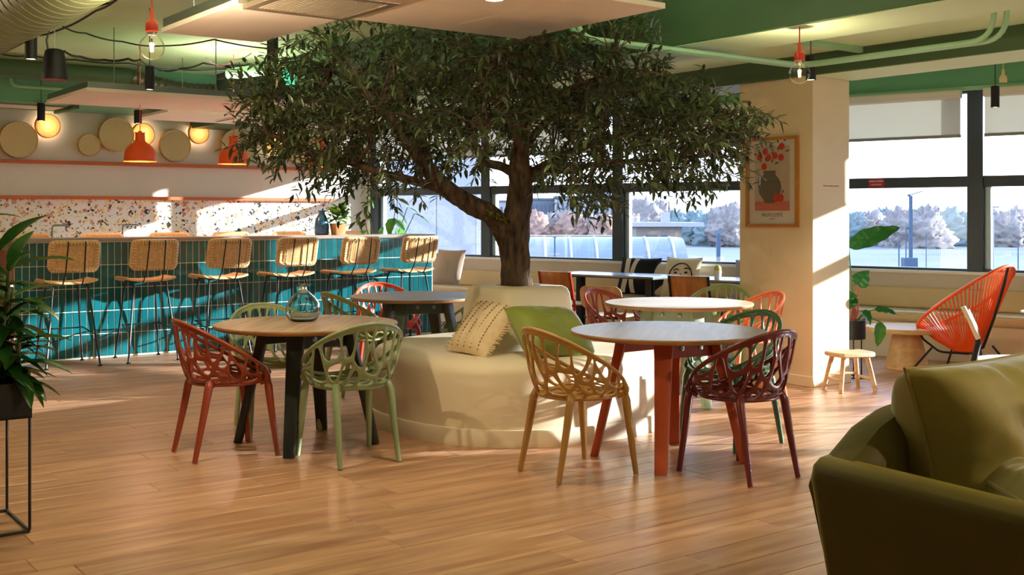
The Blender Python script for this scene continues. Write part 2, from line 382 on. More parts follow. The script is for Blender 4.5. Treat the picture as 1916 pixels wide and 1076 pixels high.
for k in range(nb_+1):
    x = XW0+DXW*k
    mb = MB(); mb.box(x-0.075, x+0.075, WY-0.02, WY+0.12, 0.83, 2.63)
    wf = struct('window_%d' % (k+1), mb, FRAME, rz=AW, bevel=0.004)
    if k < nb_:
        xa, xb = x+0.075, x+DXW-0.075
        for nm, z0, z1 in (('transom_rail', 1.66, 1.765), ('head_rail', 2.58, 2.63), ('bottom_rail', 0.83, 0.855)):
            mb = MB(); mb.box(xa, xb, WY-0.005, WY+0.10, z0, z1); ob(nm, mb, FRAME, parent=wf, bevel=0.003)
        mb = MB(); mb.box(xa, xa+0.06, WY+0.03, WY+0.10, 0.855, 1.66); ob('side_frame', mb, FRAME_L, parent=wf, bevel=0.003)
        for z0, z1 in ((0.855, 1.66), (1.765, 2.58)):
            mb = MB(); mb.box(xa, xb, WY+0.05, WY+0.058, z0, z1); ob('pane', mb, GLASS, parent=wf, smooth=False)
BLIND = blindmat('blind_fabric', (222, 222, 216), 0.35); CASS = mat('blind_cassette_white', (226, 222, 212), 0.45)
BBAR = mat('blind_bottom_bar', (150, 150, 142), 0.4, 0.4)
blab = {0: 'roller blind behind the olive tree beside the bar wall corner', 1: 'roller blind behind the olive trunk in the second window bay', 2: 'roller blind in the window bay left of the column', 3: 'roller blind mostly hidden behind the column',
        4: 'half drawn pale roller blind right of the black-framed mullion', 5: 'pale roller blind on the next window out to the right'}
for k in range(nb_):
    xa, xb = XW0+DXW*k+0.1, XW0+DXW*(k+1)-0.1
    zb = 2.17 if k < 7 else 1.70
    if k > 6: xa -= .1; xb += .1  # unseen blinds lowered and widened to keep sun off the near floor
    r = thing('roller_blind', blab.get(k, 'pale roller blind on a window beyond the right edge of view'), 'blind', ww(xa, WY-0.06, 2.56), AW, 'roller blinds')
    if k > 5: r['group'] = 'roller blinds out of view'
    mb = MB(); mb.box(0, xb-xa, -0.075, 0, -0.04, 0.05); ob('cassette', mb, CASS, parent=r, bevel=0.02, seg=3)
    mb = MB(); mb.box(0.015, xb-xa-0.015, -0.034, -0.031, zb-2.56, -0.03); ob('fabric', mb, BLIND, parent=r, smooth=False)
    mb = MB(); mb.box(0.01, xb-xa-0.01, -0.045, -0.02, zb-2.56-0.03, zb-2.56); ob('bottom_bar', mb, BBAR, parent=r, bevel=0.006)
# pale reveal between bar wall and the first window
b = MB(); b.box(XWA-0.6, XW0-0.07, WY-0.03, WY+0.2, 0.0, 2.7); struct('wall_reveal', b, WHITE, rz=AW)
# upholstered bench under the windows
BENCH = mat('beige_leatherette', (212, 190, 146), 0.4, vary=0.03, vscale=3, bump=0.04, bscale=14)
bn = thing('window_bench', 'long beige upholstered bench built in under the row of windows', 'bench', ww(XWA+0.3, 10.9, 0), AW)
Lb = XWB-XWA-0.6
mb = MB(); mb.box(0, Lb, 0.03, 0.5, 0.0, 0.34); ob('base', mb, CREAM, parent=bn)
mb = MB(); mb.box(0, Lb, 0.0, 0.03, 0.0, 0.09); ob('kickboard', mb, WHITE, parent=bn)
mb = MB(); mb.box(0, Lb, 0.0, 0.44, 0.34, 0.45); ob('seat_pad', mb, BENCH, parent=bn, bevel=0.04, seg=4)
mb = MB(); mb.box(0, Lb, 0.40, 0.45, 0.45, 0.66); ob('back_pad', mb, BENCH, parent=bn, bevel=0.02, seg=3)
# ------------------------------------------------------------------ BAR COUNTER
BX0, BX1, BYF, BYB, BH = 2.48, 7.075, 11.13, 11.62, 1.16
bar = thing('bar_counter', 'long bar counter clad in upright teal glazed tiles with grey top', 'bar', gp(BX0, BYF, 0), AR)
mb = MB(); mb.box(0, BX1-BX0, 0, BYB-BYF, 0, BH-0.035); ob('body', mb, GROUT, parent=bar)
mb = MB(); mb.box(-0.03, BX1-BX0+0.03, -0.03, BYB-BYF+0.03, BH-0.035, BH); ob('counter_top', mb, mat('grey_stone_top', (150, 140, 132), 0.3, vary=0.06, vscale=20), parent=bar, bevel=0.004)
mb = MB(); mb.box(-0.07, 0, -0.01, BYB-BYF, 0, BH-0.036); ob('end_panel', mb, mat('terracotta_end_panel', (156, 78, 46), 0.5), parent=bar)
TW, TH, GAP = 0.0655, 0.222, 0.0062
tm = MB(); e = 0.002; w = TW-GAP; h = TH-GAP; d = 0.0042
q0 = [(-w/2, 0, -h/2), (w/2, 0, -h/2), (w/2, 0, h/2), (-w/2, 0, h/2)]
q1 = [(x, -d+e, z) for x, y, z in q0]; q2 = [(x*(1-2*e/w), -d, z*(1-2*e/h)) for x, y, z in q0]
tm.loft([q0, q1, q2]); tile_me = tm.mesh('tile', True, 30); tile_me.materials.append(TEAL)
nc = int((BX1-BX0)/TW); tiles = []
for i in range(nc):
    for j in range(5): tiles.append(((i+0.5)*TW+(BX1-BX0-nc*TW)/2, BH-0.04-TH*(j+0.5)))
rest = MB()
for i, (x, z) in enumerate(tiles):
    if i < 300:
        o = ob('tile', tile_me, None, parent=bar, loc=(x, 0, z)); o.rotation_euler = (RN.uniform(-.006, .006), 0, RN.uniform(-.012, .012))
    else:
        rest.add([v.co for v in tile_me.vertices], [tuple(f.vertices) for f in tile_me.polygons], Matrix.Translation((x, 0, z)))
for j in range(5):
    for i in range(7): rest.add([v.co for v in tile_me.vertices], [tuple(f.vertices) for f in tile_me.polygons], Matrix.Translation((BX1-BX0, (i+0.5)*TW, BH-0.04-TH*(j+0.5))) @ Matrix.Rotation(pi/2, 4, 'Z'))
ob('tile_field', rest, TEAL, parent=bar, kind='stuff')
# ------------------------------------------------------------------ BAR WALL: terrazzo, shelves, rattan drums
def terrazzo():
    m = bpy.data.materials.new('terrazzo'); m.use_nodes = True; n = m.node_tree; b = n.nodes['Principled BSDF']; b.inputs['Roughness'].default_value = 0.35
    t = n.nodes.new('ShaderNodeTexCoord'); last = None
    for sc_, thr, w_ in ((11.0, 0.55, 0), (20.0, 0.42, 3), (36.0, 0.36, 5)):
        mp = n.nodes.new('ShaderNodeMapping'); mp.inputs['Location'].default_value = (w_*3.1, w_*1.7, w_); n.links.new(t.outputs['Object'], mp.inputs[0])
        nz = n.nodes.new('ShaderNodeTexNoise'); nz.inputs['Scale'].default_value = sc_*0.8; n.links.new(mp.outputs[0], nz.inputs['Vector'])
        mv = n.nodes.new('ShaderNodeMixRGB'); mv.inputs[0].default_value = 0.045; n.links.new(mp.outputs[0], mv.inputs[1]); n.links.new(nz.outputs[1], mv.inputs[2])
        vo = n.nodes.new('ShaderNodeTexVoronoi'); vo.inputs['Scale'].default_value = sc_; vo.distance = 'MANHATTAN' if w_ == 0 else 'EUCLIDEAN'; n.links.new(mv.outputs[0], vo.inputs['Vector'])
        sp = n.nodes.new('ShaderNodeSeparateColor'); n.links.new(vo.outputs['Color'], sp.inputs[0])
        cr = n.nodes.new('ShaderNodeValToRGB'); cr.color_ramp.interpolation = 'CONSTANT'; els = cr.color_ramp.elements
        cols = [(44, 50, 58), (198, 128, 96), (240, 214, 150), (232, 232, 236), (214, 160, 132), (236, 234, 234), (240, 222, 170)]
        els[0].color = lin(cols[0])+(1,); els[1].color = lin(cols[1])+(1,); els[1].position = 1/7
        for i in range(2, 7): e_ = els.new(i/7); e_.color = lin(cols[i])+(1,)
        n.links.new(sp.outputs[0], cr.inputs[0])
        ml = n.nodes.new('ShaderNodeMath'); ml.operation = 'MULTIPLY'; ml.inputs[1].default_value = thr*1.55; n.links.new(sp.outputs[1], ml.inputs[0])
        lt = n.nodes.new('ShaderNodeMath'); lt.operation = 'LESS_THAN'; n.links.new(vo.outputs['Distance'], lt.inputs[0]); n.links.new(ml.outputs[0], lt.inputs[1])
        mx = n.nodes.new('ShaderNodeMixRGB'); n.links.new(lt.outputs[0], mx.inputs[0]); n.links.new(cr.outputs[0], mx.inputs[2])
        if last is None: last = lin((236, 233, 230))+(1,); mx.inputs[1].default_value = last
        else: n.links.new(last, mx.inputs[1])
        last = mx.outputs[0]
    n.links.new(last, b.inputs['Base Color']); return m
TERR = terrazzo()
mb = MB(); mb.box(-9, 7.30, WALLY-0.02, WALLY, 0.90, 1.575); o = ob('splashback_panel', mb, TERR, rz=AR); tag(o, 'multicoloured terrazzo splashback panel on the wall behind the bar', 'splashback')
for z, lab in ((2.0, 'upper terracotta orange shelf rail under the rattan drums'), (1.575, 'lower terracotta orange shelf rail above the terrazzo splashback')):
    mb = MB(); mb.box(-9, 7.34, WALLY-0.10, WALLY, z, z+0.042); tag(ob('wall_shelf', mb, ORANGE_SHELF, rz=AR, bevel=0.003), lab, 'shelf')
bk = thing('back_counter', 'low white back counter against the terrazzo wall', 'counter', gp(2.0, 13.62, 0), AR)
mb = MB(); mb.box(-6, 5.2, 0.02, 0.59, 0, 0.87); ob('body', mb, WHITE, parent=bk)
mb = MB(); mb.box(-6, 5.22, 0, 0.59, 0.87, 0.90); ob('worktop', mb, mat('pale_worktop', (216, 208, 198), 0.4), parent=bk, bevel=0.003)
for x, lab in ((3.55, 'left steel swan-neck tap on the back counter'), (4.38, 'right steel swan-neck tap on the back counter')):
    t = thing('tap', lab, 'tap', gp(x, 14.0, 0.90), AR)
    mb = MB(); mb.lathe([(0.028, 0), (0.028, 0.02), (0.018, 0.03)], 16); ob('base', mb, CHROME, parent=t)
    mb = MB(); mb.tube([(0,0,0.02), (0,0,0.33), (0.01,-0.005,0.355), (0.03,-0.02,0.36), (0.16,-0.06,0.36), (0.17,-0.062,0.35)], 0.012, 10); ob('spout', mb, STEEL, parent=t)
    mb = MB(); mb.tube([(0,0,0.08), (-0.05,0,0.10)], 0.006, 8); ob('lever', mb, CHROME, parent=t)
DRUM = mat('pale_woven_drum', (228, 204, 150), 0.7, vary=0.06, vscale=60, bump=0.25, bscale=160)
DRUM_L = blindmat('lit_woven_drum', (250, 236, 206), 0.6)
BULB_W = emis('warm_bulb', (255, 190, 110), 30)
def walld(u): 
    r = (u-CX)/FPX; Y = WALLY/(-0.5948*r+0.8039); return Vector((r*Y, Y, 0))
drums = [(32,262,33,0,'large plain rattan drum at the far left of the bar wall'), (87,236,22,1,'glowing rattan wall lamp at the left end of the bar wall'), (165,272,20,0,'small plain rattan drum next to a large one'),
 (214,252,31,0,'large plain rattan drum just left of the first orange pendant'), (265,252,21,1,'glowing rattan wall lamp behind the first orange pendant'), (325,273,29,0,'plain rattan drum between the first two orange pendants'),
 (369,250,19,1,'glowing rattan wall lamp right of the middle plain drum'), (440,274,32,0,'plain rattan drum behind the second orange pendant'), (512,268,20,1,'glowing rattan wall lamp seen through the olive leaves'), (556,276,29,0,'plain rattan drum behind the tip of the olive branches')]
for (u, v, r, lit, lab) in drums:
    P = walld(u); Y = P.y; z = EYE-(v-HY)/FPX*Y; R_ = r/FPX*Y*1.04; dp = 0.07 if lit else 0.075+0.03*(r > 30)
    t = thing('wall_lamp' if lit else 'rattan_drum', lab, 'lamp' if lit else 'wall decor', (P.x, P.y, z), AR, 'lit rattan wall lamps' if lit else 'plain rattan wall drums')
    rotx = Matrix.Rotation(pi/2, 4, 'X')
    if lit:
        mb = MB(); mb.lathe([(R_*0.985, 0.018), (R_, 0.02), (R_, dp), (R_*0.93, dp+0.006), (R_*0.93, dp-0.02)], 40, rotx, cap=False); ob('hoop', mb, RATTAN_D, parent=t)
        mb = MB(); mb.lathe([(R_*0.93, dp-0.01), (R_*0.6, dp+0.0), (1e-3, dp+0.002)], 40, rotx); 
        for kk in range(12):
            pass
        ob('woven_face', mb, DRUM_L, parent=t)
        gr = MB()
        for kk in range(-6, 7):
            c = kk/7*R_*0.93; hl = sqrt(max(0, (R_*0.93)**2-c*c))
            gr.bar((c, -dp-0.005, -hl), (c, -dp-0.005, hl), 0.004, 0.003); gr.bar((-hl, -dp-0.006, c), (hl, -dp-0.006, c), 0.004, 0.003)
        ob('weave', gr, RATTAN, parent=t)
        mb = MB(); mb.ball((0, -.022, 0), 0.016); ob('bulb', mb, BULB_W, parent=t)
        light('wall_lamp_light', 'POINT', (0, -.028, 0), 2.6, (1, .86, .66), t, 0.02)
    else:
        mb = MB(); mb.lathe([(R_*0.98, 0.0), (R_, 0.01), (R_, dp-0.012), (R_*0.97, dp)], 44, rotx, cap=False); ob('hoop', mb, RATTAN_D, parent=t)
        mb = MB(); mb.lathe([(R_*0.97, dp-0.001), (R_*0.93, dp-0.004), (R_*0.92, dp-0.008), (1e-3, dp-0.008)], 44, rotx, cap=False); ob('woven_face', mb, DRUM, parent=t)
# ------------------------------------------------------------------ BAR STOOLS
def stool_proto():
    t = thing('bar_stool', '', 'bar stool', (0,0,0), 0, 'rattan bar stools')
    fr = MB(); legs = [(-.235,-.26), (.235,-.26), (-.21,.25), (.21,.25)]; tops = [(-.15,-.15), (.15,-.15), (-.14,.15), (.14,.15)]
    for (fx, fy), (tx, ty) in zip(legs, tops):
        l = MB(); l.tube([(fx, fy, 0.01), (tx+(fx-tx)*0.06, ty+(fy-ty)*0.06, 0.715), (tx, ty*0.9, 0.745), (tx*0.6, ty*0.85, 0.752)], 0.0095, 8)
        lo = ob('leg', l, BLACK, parent=t)
        f = MB(); f.lathe([(0.020, 0), (0.021, 0.006), (0.012, 0.014)], 12, Matrix.Translation((fx, fy, 0))); ob('foot_glide', f, BLACK, parent=lo)
    fr.tube([(-.15,-.13,.752), (.15,-.13,.752), (.15,.13,.752), (-.15,.13,.752)], 0.008, 6, closed=True)
    ob('seat_frame', fr, BLACK, parent=t)
    def lp(i, z): f_, t_ = legs[i], tops[i]; s = z/0.74; return Vector((f_[0]+(t_[0]-f_[0])*s, f_[1]+(t_[1]-f_[1])*s, z))
    ft = MB(); a, b_, c, d_ = lp(0, .29), lp(1, .29), lp(2, .32), lp(3, .32)
    ft.tube([a, a+Vector((-0.01, .10, .0)), c+Vector((0, -.08, .01)), c+Vector((.02, 0, .0)), d_+Vector((-.02, 0, 0)), d_+Vector((0, -.08, .01)), b_+Vector((0.01, .10, 0)), b_], 0.0075, 6); ob('footrest', ft, BLACK, parent=t)
    def seatf(u, v, o=0):
        x = (u-0.5)*0.46; y = (v-0.5)*0.42; k = 1-0.10*abs(v-0.5)*2*0
        return Vector((x, y, 0.772+0.10*x*x*2.2+0.018*(abs(u-.5)*2)**4+(0.02 if v > .85 else 0)*-1*(v-.85)/.15+o))
    s = MB(); s.grid(lambda u, v: seatf(u, v), 14, 12); so = ob('seat', s, RATTAN, parent=t, solid=0.022, offset=-1, bevel=0.008)
    # backrest: padded woven border, open cane mesh, two wire uprights
    Wb, Hb = 0.45, 0.30; tilt = radians(15)
    bm4 = Matrix.Translation((0, -0.235, 0.87)) @ Matrix.Rotation(tilt, 4, 'X')
    def curve(x): return -0.045+0.11*(x*x)/(0.225**2)*0.4
    ring_o = rrect(Wb, Hb, 0.055, 5); ring_i = rrect(Wb-0.10, Hb-0.09, 0.02, 5)
    def q(p, y): return tuple(bm4 @ Vector((p[0], y+curve(p[0]), p[1]+Hb/2)))
    bo = MB(); bo.loft([[q(p, 0.018) for p in ring_i], [q(((a[0]+c[0])/2, (a[1]+c[1])/2), 0.03) for a, c in zip(ring_i, ring_o)], [q(p, 0.012) for p in ring_o], [q(p, -0.012) for p in ring_o], [q(((a[0]+c[0])/2, (a[1]+c[1])/2), -0.026) for a, c in zip(ring_i, ring_o)], [q(p, -0.014) for p in ring_i], [q(p, 0.018) for p in ring_i]], cap=False)
    bord = ob('back_border', bo, RATTAN, parent=t)
    st = MB(); pr = rrect(Wb-0.045, Hb-0.04, 0.04, 5)
    N = 44
    seglen = [(Vector(pr[(i+1) % len(pr)])-Vector(pr[i])).length for i in range(len(pr))]; tot = sum(seglen)
    for i in range(N):
        a = tot*i/N; j = 0
        while a > seglen[j]: a -= seglen[j]; j += 1
        p0 = Vector(pr[j]); p1 = Vector(pr[(j+1) % len(pr)]); p = p0.lerp(p1, a/seglen[j]); dn = Vector((p1.y-p0.y, p0.x-p1.x)).normalized()
        st.bar(q(p-dn*0.022, -0.0275), q(p+dn*0.016, -0.024), 0.0025, 0.004, up=tuple(bm4.to_3x3() @ Vector((0,1,0))))
    ob('stitching', st, mat('cane_binding', (120, 84, 48), .7), parent=bord, kind='stuff')
    cane = MB(); wi, hi = Wb-0.09, Hb-0.08
    for i in range(15):
        x = -wi/2+wi*(i+0.5)/15
        cane.box(-0.0085, 0.0085, -0.0015, 0.0015, 0, hi, bm4 @ Matrix.Translation((x, curve(x)+0.003*(i % 2), Hb/2-hi/2)))
    for j in range(13):
        z = Hb/2-hi/2+hi*(j+0.5)/13
        pts = [bm4 @ Vector((-wi/2+wi*k/8, curve(-wi/2+wi*k/8), z)) for k in range(9)]
        for k in range(8): cane.bar(pts[k], pts[k+1], 0.003, 0.0145, up=tuple(bm4.to_3x3() @ Vector((0,0,1))))
    ob('cane_panel', cane, RATTAN_D, parent=t, smooth=False)
    for sx in (-1, 1):
        u_ = MB(); top = bm4 @ Vector((sx*0.075, curve(0.08)-0.034, Hb*0.96)); low = bm4 @ Vector((sx*0.082, curve(0.08)-0.034, 0.0))
        u_.tube([(sx*0.085, -0.10, 0.75), (sx*0.085, -0.22, 0.752), (sx*0.085, -0.245, 0.775), low, top, top+Vector((0, 0.012, 0.012))], 0.0065, 6); ob('upright', u_, BLACK, parent=t)
    return t
sp = stool_proto()
ords = ['leftmost', 'second', 'third', 'fourth', 'fifth', 'rightmost']
for k in range(6):
    o = sp if k == 0 else copy_tree(sp)
    o.location = gp(2.853+0.73*k, 10.775, 0); o.rotation_euler = (0, 0, AR+(RN.random()-.5)*0.08)
    o['label'] = '%s rattan bar stool in front of the teal tiled bar%s' % (ords[k], ', counted from the left' if 0 < k < 5 else '')
for k in range(6):
    o = copy_tree(sp); o.location = gp(3.02+0.73*k-0.15, BYB+0.30, 0); o.rotation_euler = (0, 0, AR+pi+(RN.random()-.5)*0.06)
    o['label'] = '%s rattan stool behind the bar, just showing over the top%s' % (ords[k], ', from left' if 0 < k < 5 else '')
    o['group'] = 'rattan stools behind the bar'; o.scale = (1, 1, 1.03)
# ------------------------------------------------------------------ PENDANTS OVER THE BAR
def on_bar_line(u, yg):
    r = (u-CX)/FPX; Y = yg/(-0.5948*r+0.8039); return Vector((r*Y, Y, 0))
for u, lab in ((262, 'leftmost orange dome pendant lamp over the bar'), (437, 'middle orange dome pendant lamp over the bar'), (600, 'orange dome pendant lamp half hidden by olive leaves')):
    P = on_bar_line(u, 11.38); zb = 1.925
    t = thing('pendant_lamp', lab, 'lamp', (P.x, P.y, zb), 0, 'orange pendant lamps')
    prof = [(0.164, 0), (0.166, 0.006), (0.158, 0.012), (0.154, 0.06), (0.148, 0.105), (0.132, 0.105+0.03), (0.10, 0.17), (0.068, 0.192), (0.052, 0.205), (0.047, 0.225), (0.047, 0.285), (0.052, 0.288), (0.052, 0.295), (0.02, 0.297), (0.02, 0.31), (0.005, 0.312)]
    mb = MB(); mb.lathe(prof, 40, cap=False); mb.lathe([(0.160, 0.001), (0.152, 0.03), (0.145, 0.10), (0.09, 0.17), (0.04, 0.19), (0.001, 0.19)], 40, cap=False); ob('shade', mb, ORANGE, parent=t, ang=25)
    mb = MB(); mb.tube([(0,0,0.31), (0,0,CEIL_L-zb)], 0.004, 6); ob('cord', mb, mat('orange_cord', (226, 90, 60), 0.6), parent=t)
    mb = MB(); mb.ball((0,0,0.09), 0.045, 12); ob('bulb', mb, emis('pendant_bulb', (255, 225, 180), 12), parent=t)
    light('pendant_light', 'POINT', (0,0,0.03), 6, (1, .82, .6), t, 0.05)
# filament bulbs
CLEAR = glassmat('clear_bulb_glass', (255, 250, 242), 0.05, 0.0)
FIL = emis('filament', (255, 176, 90), 22)
def bulb_pendant(u, vtop, v, Y, name, lab, cord_rgb, r=0.0625, bulb=True, ceil=CEIL_L, watt=30):
    P = px(u, v, Y); t = thing(name, lab, 'lamp', P, 0)
    rm = mat('socket_'+name+str(u), cord_rgb, 0.45)
    k = r/0.0625
    mb = MB(); mb.lathe([(0.030*k, 0.078*k), (0.031*k, 0.08*k), (0.031*k, 0.118*k), (0.026*k, 0.13*k), (0.013*k, 0.145*k), (0.011*k, 0.185*k), (0.004, 0.188*k)], 24, cap=False); ob('socket', mb, rm, parent=t, ang=50)
    mb = MB(); mb.tube([(0,0,0.185*k), (0.002,0,0.4), (0,0,ceil-P.z)], 0.0042, 8); ob('cord', mb, rm, parent=t)
    if bulb:
        n = 18; prof = [(r*sin(pi*i/n), -r*cos(pi*i/n)) for i in range(n-2)]; prof[0] = (1e-4, -r); prof += [(0.026*k, 0.068*k), (0.022*k, 0.082*k)]
        mb = MB(); mb.lathe(prof, 28, cap=False); ob('bulb_glass', mb, CLEAR, parent=t, ang=60)
        mb = MB(); mb.lathe([(0.021*k, 0.062*k), (0.021*k, 0.085*k)], 16); mb.tube([(0,0,0.06*k), (0,0,0.02*k)], 0.006, 8); ob('cap', mb, CHROME, parent=t)
        mb = MB()
        for j in range(4):
            a = j*pi/2; mb.tube([(0.006*cos(a), 0.006*sin(a), -0.02), (0.007*cos(a), 0.007*sin(a), 0.022)], 0.0016, 6)
        ob('filament', mb, FIL, parent=t)
        light('filament_light', 'POINT', (0,0,-.02), watt, (1, .80, .56), t, 0.014)
    return t
bulb_pendant(284, 25, 89, 5.6, 'bulb_pendant', 'clear globe bulb on a red socket hanging top left', (200, 58, 36))
bulb_pendant(1496, 90, 138, 6.7, 'bulb_pendant', 'clear globe bulb on a red socket in front of the column', (196, 54, 34), ceil=CEIL_R, watt=7)
bulb_pendant(1877, 130, 172, 9.0, 'bulb_socket', 'empty ivory bulb socket hanging by the right window', (226, 208, 160), r=0.06, bulb=False, ceil=3.05)
for (X_, Y_, lab_) in ((-3.3, 3.4, 'added fill bulb on a red socket beyond the left edge of view'), (-5.0, 7.6, 'added fill bulb on a red socket left of the bar stools, out of view'), (3.3, 2.6, 'added fill bulb on a red socket over the sofa, out of view')):
    bulb_pendant(CX+FPX*X_/Y_, 0, HY-(2.22-EYE)*FPX/Y_, Y_, 'bulb_pendant', lab_, (200, 58, 36), ceil=CEIL_R if X_ > 3 else CEIL_L, watt=70 if X_ > 3 else (10 if Y_ < 5 else 22))  # extra bulbs added out of view to brighten the room
# black cylinder spotlights
def spot(u, v0, v1, Y, lab, ceil, dia=0.088, aim=None, energy=12):
    top = px(u, v0, Y); bot = px(u, v1, Y); t = thing('spotlight', lab, 'lamp', bot, 0, 'black cylinder spotlights'); h = top.z-bot.z
    mb = MB(); mb.lathe([(dia/2*0.85, 0.012), (dia/2*0.9, 0.0), (dia/2, 0.0), (dia/2, h-0.004), (dia/2-0.004, h), (0.004, h)], 28); ob('housing', mb, BLACKM, parent=t)
    mb = MB(); mb.lathe([(dia/2*0.8, 0.004), (dia/2*0.8, 0.008)], 24); ob('lens', mb, emis('spot_lens', (255, 226, 180), 6), parent=t)
    mb = MB(); mb.tube([(0,0,h), (0,0,ceil-bot.z)], 0.0035, 6); ob('cable', mb, BLACK, parent=t)
    if energy: light('spot_light', 'SPOT', (0, 0, -0.02), energy, (1, .82, .58), t, 0.03, angle=1.5, blend=0.8, aim=(aim if aim else (0, 0, -2)))
    return t
spot(58, 57, 111, 7.3, 'black cylinder spotlight at the far top left, beside the speaker', CEIL_L, 0.075)
spot(280, 124, 168, 9.3, 'black cylinder spotlight below the left globe bulb', CEIL_L, 0.075)
spot(77, 193, 226, 12.5, 'small black cylinder spotlight in front of the left glowing wall lamp', CEIL_L, 0.084)
spot(258, 206, 231, 12.6, 'black cylinder spotlight partly hidden above the first orange pendant', CEIL_L, 0.084)
spot(1517, 105, 150, 8.15, 'black cylinder spotlight behind the right globe bulb', CEIL_R, 0.075, energy=42)
spot(1862, 161, 201, 9.6, 'black cylinder spotlight hanging in front of the right window', 3.05, 0.07, energy=0)
spot(510, 68, 118, 8.6, 'black cylinder spotlight tucked in the top of the olive leaves', CEIL_L, 0.085)
# speaker
P = px(102, 150, 7.6); t = thing('pendant_speaker', 'black bell-shaped pendant speaker with rose front, top left', 'speaker', P)
k = 7.6/FPX
mb = MB(); mb.lathe([(23.5*k, 0.002), (24.5*k, 0.01), (23*k, 14*k), (20*k, 36*k), (17*k, 53*k), (15*k, 56.5*k), (11*k, 58*k), (0.002, 58*k)], 36); ob('housing', mb, BLACKM, parent=t, ang=50)
mb = MB(); mb.lathe([(23*k, 0.003), (22*k, -0.003), (0.001, -0.006)], 36); ob('grille', mb, mat('rose_grille', (150, 84, 74), 0.7), parent=t)
mb = MB(); mb.tube([(0,0,58*k), (0.0,0,0.33), (0.012,0,0.38), (0,0,0.45), (0,0,CEIL_L-P.z)], 0.003, 6); ob('hanger', mb, STEEL, parent=t)
mb = MB(); mb.tube([(-0.045,0,57*k), (-0.055,0,0.27), (-0.03,0,0.36), (0.08,0,0.45), (0.14,0,CEIL_L-P.z)], 0.006, 6); ob('cable', mb, BLACK, parent=t)
# ------------------------------------------------------------------ CEILING RAFTS
def raft(name, lab, x0, x1, y0, y1, z, seams, rods=(), watt=9):
    t = thing(name, lab, 'ceiling panel', gp(x0, y0, z), AR)
    n = len(seams)+1; cuts = [x0]+list(seams)+[x1]
    for i in range(n):
        mb = MB(); mb.box(cuts[i]-x0+0.0015, cuts[i+1]-x0-0.0015, 0, y1-y0, 0, 0.03); ob('panel', mb, RAFT, parent=t, bevel=0.002)
    fr = MB(); w, d_ = x1-x0, y1-y0
    fr.box(0.01, w-0.01, 0.01, 0.03, 0.03, 0.085); fr.box(0.01, w-0.01, d_-0.03, d_-0.01, 0.03, 0.085); fr.box(0.01, 0.03, 0.03, d_-0.03, 0.03, 0.085); fr.box(w-0.03, w-0.01, 0.03, d_-0.03, 0.03, 0.085)
    ob('frame_rail', fr, STEEL, parent=t)
    mb = MB(); mb.box(w*.3, w*.7, d_*.5-.03, d_*.5+.03, .03, .07); up = ob('added_uplight', mb, emis('added_uplight_strip', (255, 240, 215), 3), parent=t)  # hidden uplights added on top of the panels to brighten the ceiling
    ul = light('added_uplight_light', 'AREA', (w*.5, d_*.5, .10), watt, (1, .93, .80), t, .5); ul.rotation_euler = (pi, 0, 0)
    for rx, ry in rods:
        mb = MB(); mb.tube([(rx-x0, ry-y0, 0.08), (rx-x0, ry-y0, CEIL_L-z)], 0.005, 6); ob('hanger_rod', mb, STEEL, parent=t)
    return t
raft('ceiling_raft', 'large pinkish ceiling panel over the olive tree, right of the steel grille', 3.03, 4.283, 4.39, 5.70, 2.5, [3.66], [(3.2, 5.5), (4.1, 5.5), (4.1, 4.6)])
raft('ceiling_raft', 'pinkish ceiling panel beside the steel grille, nearest the left globe bulb', 2.362, 3.02, 5.63, 6.81, 2.5, [], [(2.45, 6.5)])
raft('ceiling_raft', 'pinkish ceiling panel in front of the steel grille at the top edge', 2.362, 3.02, 3.6, 5.0, 2.5, [], [(2.45, 4.8)])
raft('ceiling_raft', 'long three-part ceiling panel hanging over the front of the bar', 2.92, 6.3, 10.36, 11.75, 2.5, [4.13, 5.28], [(3.18, 10.42), (4.15, 10.42), (5.3, 10.42)], 4.5)
raft('ceiling_raft', 'lower far ceiling panel with slots over the back counter', 4.22, 6.6, 11.95, 13.1, 2.5, [5.4], [(4.4, 12.0), (6.0, 12.0)], 2)
for xx, yy, ll, dd in ((5.02, 12.15, 0.06, 0.5), (5.35, 12.1, 0.9, 0.06)):
    t = thing('slot_vent', 'black slot air vent %s in the far ceiling panel' % ('short' if ll < .1 else 'long'), 'vent', gp(xx, yy, 2.478), AR)
    mb = MB(); mb.box(0, ll, 0, dd, 0.004, 0.022); ob('frame', mb, RAFT, parent=t)
    mb = MB(); mb.box(0.015, ll-0.015, 0.015, dd-0.015, 0, 0.004); ob('slot', mb, BLACK, parent=t)
# AC cassette with wire grille
t = thing('air_cassette', 'square steel air conditioning cassette with wire grille at the top edge', 'air conditioner', gp(2.385, 5.01, 2.47), AR)
mb = MB(); s_ = 0.61
mb.box(0, s_, 0, 0.05, 0, 0.03); mb.box(0, s_, s_-0.05, s_, 0, 0.03); mb.box(0, 0.05, 0.05, s_-0.05, 0, 0.03); mb.box(s_-0.05, s_, 0.05, s_-0.05, 0, 0.03); ob('frame', mb, mat('brushed_cassette_frame', (190, 170, 146), 0.3, 0.7), parent=t, bevel=0.004)
mb = MB(); mb.box(0.05, s_-0.05, 0.05, s_-0.05, 0.022, 0.03); ob('backing', mb, mat('cassette_dark', (120, 100, 82), 0.6), parent=t)
for i in range(24):
    mb = MB(); x = 0.06+i*(s_-0.12)/23; mb.box(x-0.007, x+0.007, 0.05, s_-0.05, 0.006, 0.02); ob('grille_bar', mb, mat('grille_aluminium', (206, 192, 172), .3, .35), parent=t)
mb = MB(); mb.box(0.02, s_-0.02, 0.02, s_-0.02, 0.03, 0.30); ob('housing', mb, STEEL, parent=t)
